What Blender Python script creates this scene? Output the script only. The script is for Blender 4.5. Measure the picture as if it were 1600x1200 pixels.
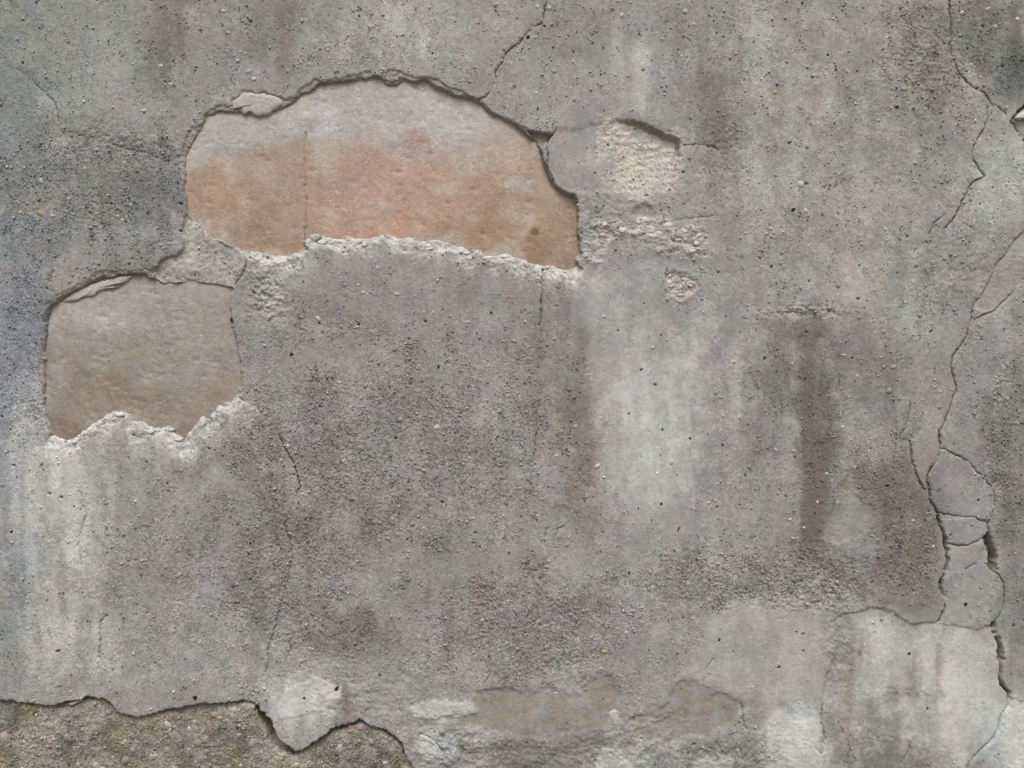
import bpy, math, random
import numpy as np

for o in list(bpy.data.objects):
    bpy.data.objects.remove(o, do_unlink=True)
scene = bpy.context.scene
COL = scene.collection
F = np.float32

# ------------------------------------------------------------------ camera, sky, sun, exposure
# wall units: 800 units to the metre, u to the right, v downwards; the wall face is the plane y = 0
PXM = 800.0
ZB = 0.55                       # height of the lowest strip in view above the ground


def W(u, v, h=0.0):
    return ((u - 800.0) / PXM, -h / PXM, ZB + (1200.0 - v) / PXM)


cam = bpy.data.cameras.new('camera')
cam.sensor_width = 36.0
cam.lens = 27.0
cam.clip_start = 0.05
cam.clip_end = 500.0
cam_o = bpy.data.objects.new('camera', cam)
COL.objects.link(cam_o)
cam_o.location = (0.0, -1.5, ZB + 0.75)
cam_o.rotation_euler = (math.radians(90), 0, 0)
scene.camera = cam_o

SUN_EL, SUN_AZ = 60.0, -8.0     # degrees; azimuth from straight out of the wall, negative = from the left
world = bpy.data.worlds.new('World')
scene.world = world
world.use_nodes = True
wn = world.node_tree
wn.nodes.clear()
sky = wn.nodes.new('ShaderNodeTexSky')
sky.sky_type = 'NISHITA'
sky.sun_disc = False
sky.sun_elevation = math.radians(SUN_EL)
sky.sun_rotation = math.radians(180.0 + SUN_AZ)
sky.dust_density = 6.0
sky.air_density = 1.0
hsv = wn.nodes.new('ShaderNodeHueSaturation')
hsv.inputs['Saturation'].default_value = 0.46      # an overcast sky is nearly grey
bg = wn.nodes.new('ShaderNodeBackground')
bg.inputs['Strength'].default_value = 0.1
wo = wn.nodes.new('ShaderNodeOutputWorld')
wn.links.new(sky.outputs['Color'], hsv.inputs['Color'])
wn.links.new(hsv.outputs['Color'], bg.inputs['Color'])
wn.links.new(bg.outputs['Background'], wo.inputs['Surface'])

sun = bpy.data.lights.new('sun', 'SUN')
sun.energy = 1.5
sun.angle = math.radians(20)
sun.color = (1.0, 0.985, 0.965)
sun_o = bpy.data.objects.new('sun', sun)
COL.objects.link(sun_o)
sun_o.rotation_euler = (math.radians(90.0 - SUN_EL), 0, math.radians(SUN_AZ))
sun_o.location = (0, -4, 6)

vs = scene.view_settings
vs.view_transform = 'Standard'
vs.look = 'None'
vs.gamma = 1.0
vs.exposure = 0.71
vs.use_curve_mapping = False

# ------------------------------------------------------------------ numeric helpers
RNG = np.random.default_rng(7)
_TA = RNG.random((256, 256)).astype(F) * F(2 * math.pi)
_GX, _GY = np.cos(_TA), np.sin(_TA)


def noise(u, v, su, sv=None, seed=0):
    """gradient noise, about -1..1; su, sv = feature size in wall units"""
    sv = sv or su
    x = u / F(su) + F(seed * 17.31)
    y = v / F(sv) + F(seed * 9.73)
    xi = np.floor(x); yi = np.floor(y)
    fx = (x - xi).astype(F); fy = (y - yi).astype(F)
    xi = xi.astype(np.int32) & 255; yi = yi.astype(np.int32) & 255
    x1 = (xi + 1) & 255; y1 = (yi + 1) & 255
    ux = fx * fx * fx * (fx * (fx * 6 - 15) + 10)
    uy = fy * fy * fy * (fy * (fy * 6 - 15) + 10)
    a = _GX[yi, xi] * fx + _GY[yi, xi] * fy
    b = _GX[yi, x1] * (fx - 1) + _GY[yi, x1] * fy
    c = _GX[y1, xi] * fx + _GY[y1, xi] * (fy - 1)
    d = _GX[y1, x1] * (fx - 1) + _GY[y1, x1] * (fy - 1)
    return ((a + (b - a) * ux) * (1 - uy) + (c + (d - c) * ux) * uy) * F(1.5)


def fbm(u, v, s, octs=3, gain=0.5, seed=0):
    r = 0; g = 1.0
    for k in range(octs):
        r = r + g * noise(u, v, s / (2 ** k), seed=seed + 3 * k + 1)
        g *= gain
    return r


def sst(a, b, x):
    t = np.clip((x - a) / (b - a), 0, 1)
    return t * t * (3 - 2 * t)


def seg_dist(pts, u, v, closed):
    best = np.full(u.shape, 1e9, F); bu = np.zeros_like(best); bv = np.zeros_like(best)
    n = len(pts)
    for i in range(n if closed else n - 1):
        (ax, ay), (bx, by) = pts[i], pts[(i + 1) % n]
        dx, dy = bx - ax, by - ay
        L = dx * dx + dy * dy or 1e-6
        t = np.clip(((u - ax) * dx + (v - ay) * dy) / L, 0, 1)
        ex = u - (ax + t * dx); ey = v - (ay + t * dy)
        d = ex * ex + ey * ey
        m = d < best
        best = np.where(m, d, best); bu = np.where(m, ex, bu); bv = np.where(m, ey, bv)
    return np.sqrt(best), bu, bv


def inside(pts, u, v):
    r = np.zeros(u.shape, bool); n = len(pts)
    for i in range(n):
        (ax, ay), (bx, by) = pts[i], pts[(i + 1) % n]
        if ay == by:
            continue
        r ^= ((ay > v) != (by > v)) & (u < (bx - ax) * (v - ay) / (by - ay) + ax)
    return r


def subset(pts, u, v, pad):
    xs = [p[0] for p in pts]; ys = [p[1] for p in pts]
    return (u > min(xs) - pad) & (u < max(xs) + pad) & (v > min(ys) - pad) & (v < max(ys) + pad)


def signed(pts, u, v, pad=60):
    """signed distance (positive inside) and how far 'below the edge' a point lies; -999 far away"""
    m = subset(pts, u, v, pad)
    sd = np.full(u.shape, -999, F); low = np.zeros(u.shape, F); side = np.zeros(u.shape, F)
    if m.any():
        uu, vv = u[m], v[m]
        d, eu, ev = seg_dist(pts, uu, vv, True)
        s = np.where(inside(pts, uu, vv), d, -d)
        sd[m] = s
        low[m] = np.where(s < 0, ev / np.maximum(d, 1e-3), -ev / np.maximum(d, 1e-3))
        side[m] = np.where(s < 0, eu / np.maximum(d, 1e-3), -eu / np.maximum(d, 1e-3))
    return sd, low, side


def lin(c):
    c = np.asarray(c, F) / F(255)
    return np.where(c <= 0.04045, c / 12.92, ((c + 0.055) / 1.055) ** 2.4)


ALB = 0.80      # picture tone -> surface albedo


def paint(colour, u, v, cx, cy, rx, ry, rgb, alpha, brk):
    """a soft stain with a broken outline"""
    m = (np.abs(u - cx) < rx * 1.75) & (np.abs(v - cy) < ry * 1.75)
    if not m.any():
        return
    d = np.sqrt(((u[m] - cx) / rx) ** 2 + ((v[m] - cy) / ry) ** 2)
    w = (1 - sst(0.55, 1.35, d + brk[m] * 0.55)) * alpha
    colour[m] += (np.asarray(rgb, F) - colour[m]) * w[:, None]


# ------------------------------------------------------------------ outlines read off the wall
HOLE1 = [(288, 262), (291, 238), (303, 210), (322, 180), (335, 172), (352, 174), (400, 172), (437, 167), (450, 161), (468, 147), (482, 140), (497, 129),
         (530, 127), (550, 124), (562, 121), (590, 120), (600, 125), (610, 131), (620, 128), (628, 122), (650, 128), (668, 126), (675, 133), (690, 139),
         (715, 149), (735, 154), (752, 160), (758, 170), (772, 181), (800, 192), (815, 202), (828, 213), (838, 222), (843, 232), (847, 248), (854, 264),
         (866, 288), (880, 298), (897, 306), (902, 322), (903, 342), (902, 356), (904, 372), (905, 392), (900, 405), (903, 418), (885, 423), (862, 415),
         (847, 416), (822, 407), (800, 400), (785, 397), (770, 402), (757, 398), (750, 391), (742, 388), (735, 394), (725, 388), (705, 382), (695, 380),
         (685, 375), (672, 377), (667, 381), (660, 376), (640, 369), (625, 371), (612, 370), (600, 366), (590, 369), (575, 371), (565, 375), (555, 372),
         (545, 368), (535, 374), (520, 373), (505, 371), (490, 374), (475, 380), (475, 386), (470, 391), (460, 396), (450, 401), (442, 402), (428, 399),
         (415, 396), (395, 394), (380, 391), (365, 388), (355, 380), (345, 373), (335, 371), (325, 366), (317, 357), (307, 348), (297, 338), (290, 320),
         (287, 300)]
HOLE2 = [(73, 490), (78, 477), (90, 470), (104, 460), (125, 450), (143, 441), (160, 434), (185, 430), (207, 429), (225, 429), (240, 436), (255, 440),
         (275, 442), (300, 440), (330, 443), (358, 446), (362, 455), (360, 468), (358, 480), (362, 500), (365, 520), (370, 545), (374, 565), (374, 590),
         (375, 605), (370, 618), (362, 625), (352, 628), (340, 635), (333, 643), (325, 652), (310, 653), (305, 662), (298, 672), (290, 685), (284, 687),
         (275, 680), (268, 675), (262, 668), (255, 667), (245, 670), (235, 670), (225, 663), (215, 660), (205, 659), (200, 648), (190, 645), (175, 644),
         (160, 652), (150, 660), (135, 668), (125, 675), (118, 685), (108, 688), (95, 688), (85, 685), (77, 683), (75, 672), (72, 655), (68, 640),
         (65, 625), (65, 610), (67, 590), (66, 570), (67, 545), (68, 520), (70, 503)]
HOLE3 = [(940, 205), (952, 190), (960, 186), (976, 190), (990, 192), (1003, 193), (1015, 198), (1030, 204), (1045, 212), (1055, 219), (1060, 235),
         (1060, 260), (1053, 276), (1049, 292), (1035, 300), (1000, 303), (960, 300), (935, 280), (930, 245)]
LEDGE = [(236, 425), (246, 409), (265, 402), (276, 397), (284, 389), (288, 378), (285, 362), (287, 345), (293, 334), (303, 345), (322, 362), (340, 373),
         (360, 385), (388, 393), (386, 408), (378, 430), (366, 446), (345, 446), (310, 442), (285, 440), (262, 442), (244, 436)]
STRIP = [(868, 205), (905, 200), (945, 190), (955, 215), (940, 260), (955, 300), (925, 300), (900, 300), (885, 302), (866, 290), (857, 262), (855, 235),
         (858, 215)]
LIP1 = [(272, 247), (283, 222), (290, 201), (308, 191), (325, 171), (336, 164), (357, 163), (359, 148), (367, 149), (378, 138), (399, 142), (408, 137), (421, 143), (437, 150), (452, 151),
        (462, 147), (466, 137), (478, 129), (487, 119), (499, 123), (516, 121), (545, 116), (562, 113), (575, 108), (586, 114), (596, 117), (605, 107), (618, 104), (636, 112), (652, 119),
        (673, 120), (691, 125), (706, 136), (721, 140), (737, 150), (754, 153), (761, 164), (768, 173), (782, 180), (803, 187), (818, 197), (832, 209), (842, 222), (850, 245), (860, 268),
        (840, 290), (600, 260), (320, 300), (284, 292), (277, 270)]
LIP2 = [(62, 520), (66, 490), (73, 472), (80, 463), (90, 455), (105, 447), (125, 440), (140, 431), (152, 423), (165, 421), (180, 420), (195, 423), (212, 422), (230, 420), (246, 412),
        (250, 440), (200, 480), (80, 560), (60, 600), (62, 560)]
GREYBAND = [(270, 275), (288, 268), (302, 262), (320, 250), (338, 234), (352, 222), (375, 214), (400, 219), (425, 224), (450, 214), (462, 196), (450, 176), (430, 150), (300, 150), (260, 220)]
NOTCH = [(822, 204), (845, 208), (862, 211), (857, 222), (847, 230), (838, 222)]

C1 = [(856, -60), (853, 0), (850, 20), (848, 35), (835, 40), (822, 52), (812, 65), (800, 73), (790, 85), (782, 98), (776, 110), (774, 125), (768, 140),
      (758, 150), (750, 156)]
C2 = [(1492, -70), (1484, -20), (1487, 20), (1489, 45), (1485, 70), (1490, 90), (1497, 110), (1510, 125), (1525, 137), (1540, 142), (1550, 160), (1565, 166),
      (1574, 175)]
C3 = [(1640, 140), (1612, 160), (1590, 178), (1584, 186), (1592, 200), (1602, 213), (1625, 240)]
C4 = [(1546, 165), (1545, 190), (1540, 203), (1530, 215), (1522, 235), (1523, 248), (1533, 265), (1540, 275), (1525, 283), (1515, 293), (1512, 300), (1503, 320),
      (1492, 340), (1485, 348), (1478, 356)]
C4b = [(1488, 346), (1491, 360), (1489, 372)]
C4c = [(1475, 335), (1462, 348), (1455, 362), (1448, 376), (1440, 386), (1428, 392)]
C5 = [(1640, 318), (1600, 362), (1586, 376), (1574, 396), (1556, 414), (1550, 430), (1542, 452), (1526, 470), (1520, 484)]
C5b = [(1640, 392), (1600, 436), (1586, 455), (1570, 470), (1555, 484), (1535, 494), (1522, 500)]
C6 = [(1520, 484), (1518, 500), (1513, 515), (1508, 530), (1497, 545), (1488, 560), (1487, 575), (1491, 590), (1495, 600), (1497, 612), (1490, 624),
      (1487, 638), (1477, 660), (1470, 675), (1471, 700), (1467, 717), (1455, 737), (1449, 750)]
C7 = [(1422, 630), (1420, 655), (1408, 680)]
C7b = [(1412, 687), (1422, 690), (1424, 715), (1432, 740), (1440, 757), (1446, 764)]
C8 = [(1449, 750), (1454, 765), (1456, 780), (1460, 790), (1467, 800), (1470, 815), (1475, 830), (1481, 845), (1482, 860), (1484, 875), (1482, 893),
      (1478, 898), (1473, 910), (1476, 935), (1477, 950), (1473, 962), (1468, 972)]
C9 = [(1471, 703), (1478, 703), (1490, 710), (1505, 715), (1520, 725), (1530, 738), (1542, 750), (1552, 762), (1556, 780), (1556, 795), (1550, 810),
      (1546, 820), (1546, 835), (1551, 850), (1556, 865), (1557, 880), (1556, 893), (1563, 900), (1568, 910), (1569, 925), (1568, 940), (1560, 960),
      (1551, 972)]
C9b = [(1551, 972), (1552, 982), (1556, 996), (1562, 1008), (1565, 1020), (1565, 1040), (1563, 1070), (1575, 1080), (1577, 1090)]
C9c = [(1577, 1090), (1572, 1102), (1562, 1120), (1555, 1140), (1545, 1155), (1535, 1165), (1525, 1175), (1512, 1190), (1508, 1205), (1500, 1240), (1490, 1300)]
C10 = [(1472, 803), (1490, 806), (1508, 809), (1525, 809), (1538, 814), (1546, 816)]
C10b = [(1482, 848), (1500, 855), (1515, 853), (1532, 846), (1546, 838)]
C10c = [(1512, 891), (1522, 884), (1533, 875)]
C11 = [(-60, 1092), (0, 1095), (25, 1098), (50, 1101), (75, 1103), (98, 1101), (120, 1095), (140, 1091), (155, 1090), (165, 1092), (178, 1102), (183, 1110),
       (192, 1116), (215, 1119), (232, 1117), (248, 1112), (270, 1108), (295, 1103), (320, 1100), (345, 1098), (370, 1097), (385, 1096), (397, 1099),
       (402, 1110), (411, 1119), (420, 1127), (423, 1140), (427, 1152), (435, 1162), (448, 1168), (460, 1176), (470, 1173), (480, 1168), (492, 1161),
       (507, 1151), (522, 1142), (537, 1137), (547, 1133), (556, 1128), (566, 1127), (580, 1135), (600, 1142), (615, 1151), (625, 1161), (631, 1172),
       (633, 1186), (641, 1196), (650, 1210), (655, 1245)]
C12 = [(848, 418), (846, 440), (847, 460), (845, 490), (843, 508)]
C12b = [(843, 625), (839, 655), (838, 680), (833, 720), (830, 757)]
C12c = [(880, 822), (870, 826), (866, 850), (863, 880)]
C13 = [(436, 680), (447, 705), (458, 722), (466, 742), (470, 762), (463, 778), (453, 800), (446, 820), (452, 842), (456, 872), (450, 905), (441, 940), (430, 975), (420, 1010), (416, 1050)]
C14 = [(124, 766), (130, 790), (135, 806), (127, 826), (120, 856)]
C14b = [(170, 962), (155, 972), (157, 1000), (155, 1035), (152, 1055)]
C15 = [(388, 394), (384, 411), (375, 430), (366, 446)]
C16 = [(27, 108), (47, 122), (60, 137), (72, 147), (85, 163), (88, 180), (93, 204), (115, 207), (140, 216), (165, 222), (200, 233), (235, 241), (264, 252)]
C17 = [(476, 204), (475, 218), (472, 232), (474, 248), (471, 262), (475, 280), (474, 296), (478, 312), (475, 328), (477, 345), (473, 362), (475, 382)]
C18 = [(412, 985), (416, 1010), (418, 1035), (412, 1060)]
C19 = [(1068, 227), (1085, 226), (1103, 228), (1116, 230), (1121, 236)]
C20 = [(657, 1147), (670, 1151), (681, 1160), (690, 1172)]
C21 = [(1100, 1065), (1105, 1045), (1115, 1030)]
C22 = [(1285, 1100), (1284, 1130), (1290, 1155), (1282, 1176), (1270, 1166)]
C23 = [(1160, 1104), (1162, 1125), (1166, 1140)]
C24 = [(1345, 1020), (1346, 1032), (1350, 1018)]
C25 = [(1425, 1155), (1415, 1175), (1407, 1190)]
C26 = [(1043, 402), (1046, 415), (1040, 428)]
C27 = [(1202, 480), (1230, 482), (1262, 482), (1295, 486), (1325, 497)]
C28 = [(1120, 338), (1090, 340), (1066, 342), (1052, 346)]
C29 = [(1190, 312), (1160, 310), (1140, 314)]
C30 = [(855, 825), (850, 850), (858, 868)]
C31 = [(866, 290), (880, 297), (898, 305), (902, 320)]
C32 = [(868, 204), (858, 216), (855, 235), (857, 262), (866, 290)]
CRACKS = [  # polyline, half width, depth
    (C1, .6, 7), (C2, .6, 7), (C3, 1.7, 16), (C4, .7, 8), (C4b, .4, 4), (C4c, .7, 5), (C5, .6, 3), (C5b, .8, 6), (C6, 1.1, 13), (C7, .5, 6),
    (C7b, .6, 7), (C8, 1.5, 17), (C9, .6, 9), (C9b, 1.7, 18), (C9c, .8, 9), (C10, .3, 3.5), (C10b, .3, 4), (C10c, .4, 5), (C11, 1.5, 16), (C12, .5, 7),
    (C12b, .3, 4), (C12c, .4, 4), (C13, .5, 6), (C14, .3, 4), (C14b, .4, 5), (C15, .9, 9), (C16, .3, 2.5), (C18, .5, 4), (C19, .6, 4),
    (C20, 1.0, 10), (C21, .4, 3), (C22, .5, 6), (C23, .3, 4), (C24, .4, 4), (C25, .4, 4), (C26, .6, 5), (C28, .3, 1.6),
    (C30, .3, 4), (C32, .6, 5), (C31, .5, 4),
    ([(400, 1108), (411, 1119), (421, 1128), (424, 1140), (428, 1152), (436, 1163), (448, 1169), (460, 1177)], 4.2, 24), ([(520, 1142), (547, 1133), (564, 1127)], 2.6, 16),
    ([(600, 1142), (625, 1160), (634, 1186), (642, 1198)], 2.6, 18),
    ([(1480, 842), (1483, 860), (1484, 876), (1482, 892)], 2.9, 20), ([(1478, 898), (1473, 910), (1476, 932)], 2.4, 18), ([(1546, 834), (1552, 850), (1557, 866), (1556, 894)], 2.8, 22),
    ([(1550, 972), (1553, 985), (1562, 1008), (1565, 1030)], 3.6, 22), ([(1563, 1060), (1566, 1072), (1576, 1082)], 2.4, 18), ([(1470, 675), (1471, 700)], 2.0, 14)]

BASE = C11 + [(655, 1700), (-1600, 1700), (-1600, 1085)]
SLAB = [(1468, 717), (1471, 703)] + C9[1:] + [(1530, 983), (1500, 978), (1468, 972)] + C8[::-1][1:]
RIGHT = [(1492, -2000)] + C2[:-2] + C4[:-1] + [(1500, 440)] + C6[:-4] + C9 + C9b[1:] + C9c[1:] + [(1470, 1700), (3400, 1700), (3400, -2000)]
PATCH = [(1298, 975), (1320, 961), (1345, 955), (1360, 950), (1377, 951), (1400, 959), (1410, 970), (1430, 975), (1460, 972), (1485, 976), (1530, 983),
         (1551, 974)] + C9b[1:] + C9c[1:-2] + [(1460, 1250), (1290, 1250), (1287, 1180), (1284, 1130), (1286, 1090), (1291, 1060), (1306, 1030), (1310, 1003)]
WEDGE = C7b[1:] + C6[:-7:-1] + [(1474, 655), (1430, 640)]
WEDGE = [(1422, 690), (1424, 715), (1432, 740), (1440, 757), (1447, 764), (1449, 750), (1455, 737), (1467, 717), (1471, 700), (1470, 675), (1450, 668)]
LENS = [(1660, 300), (1600, 362), (1586, 376), (1574, 396), (1556, 414), (1550, 430), (1542, 452), (1526, 470), (1522, 480), (1534, 488), (1555, 482), (1570, 469),
        (1586, 455), (1600, 436), (1660, 372)]
SPLIT = [(398, 1099), (411, 1116), (423, 1126), (428, 1140), (434, 1153), (447, 1164), (462, 1173), (467, 1177), (456, 1184), (440, 1177), (425, 1168), (417, 1153), (412, 1138), (402, 1122)]
GAP = [(1546, 834), (1552, 850), (1557, 866), (1558, 882), (1556, 893), (1550, 893), (1544, 885), (1545, 868), (1541, 850), (1539, 840)]
OLIVE1 = [(740, 1082), (770, 1078), (800, 1075), (860, 1080), (885, 1084), (915, 1080), (925, 1060), (945, 1050), (965, 1075), (968, 1108), (950, 1130), (900, 1150),
          (800, 1152), (745, 1138), (690, 1128), (735, 1112), (744, 1098)]
OLIVE2 = [(1070, 1062), (1055, 1078), (1042, 1100), (1030, 1118), (990, 1125), (985, 1145), (1000, 1162), (1060, 1160), (1120, 1152), (1158, 1110),
          (1150, 1092), (1120, 1082), (1090, 1068)]
PALE = [(1078, 1052), (1090, 1020), (1100, 985), (1120, 960), (1150, 945), (1190, 940), (1240, 935), (1285, 955), (1305, 985), (1308, 1010), (1290, 1050),
        (1282, 1085), (1240, 1098), (1180, 1100), (1130, 1078), (1090, 1066)]
LUMP = [(905, 424), (920, 420), (936, 414), (944, 398), (950, 382), (962, 372), (985, 371), (1003, 382), (1025, 398), (1046, 396), (1080, 402), (1110, 404),
        (1108, 372), (1100, 355), (1075, 352), (1052, 345), (1040, 335), (1022, 345), (1002, 340), (985, 352), (960, 340), (930, 345), (915, 375), (908, 400)]
CRATER = [(1040, 430), (1052, 424), (1072, 430), (1088, 442), (1080, 458), (1062, 464), (1046, 460)]
CHIPPIT = [(986, 338), (990, 326), (1006, 318), (1018, 322), (1020, 338), (1010, 342), (998, 340)]
BROWNW = [(1330, 733), (1337, 745), (1340, 770), (1348, 786), (1368, 792), (1372, 812), (1350, 838), (1310, 850), (1284, 840), (1296, 805), (1310, 770)]

# ------------------------------------------------------------------ the grid of the rendered face


def axis(a, b, lo, hi, step=1.5, cap=26.0):
    mid = np.arange(a, b + step, step)
    out, s, x = [], step, mid[-1]
    while x < hi:
        s = min(s * 1.14, cap); x += s; out.append(x)
    pre, s, x = [], step, mid[0]
    while x > lo:
        s = min(s * 1.14, cap); x -= s; pre.append(x)
    return np.array(pre[::-1] + list(mid) + out, F)


AU = axis(-24, 1624, -1300, 2900)
AV = axis(-18, 1218, -1300, 1640)
AV[-1] = 1660
NU, NV = len(AU), len(AV)
U, V = np.meshgrid(AU, AV)
U = U.ravel().astype(F); V = V.ravel().astype(F)

j1 = noise(U, V, 22, seed=1); j2 = noise(U, V, 22, seed=2)
k1 = noise(U, V, 7, seed=3); k2 = noise(U, V, 7, seed=4)
fine = noise(U, V, 3.6, seed=5)
WU, WV = U + j1 * 3.0 + k1 * 1.7, V + j2 * 3.0 + k2 * 1.7
CU, CV = U + j1 * 1.6 + k1 * 1.5, V + j2 * 1.6 + k2 * 1.5
BRK = fbm(U, V, 64, 4, 0.62, seed=11) + 0.16 * k1 + 0.16 * fine + 0.25 * noise(U, V, 12, 60, seed=13)
STREAK = noise(U, V, 26, 260, seed=21) * 0.6 + noise(U, V, 11, 130, seed=22) * 0.45

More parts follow.
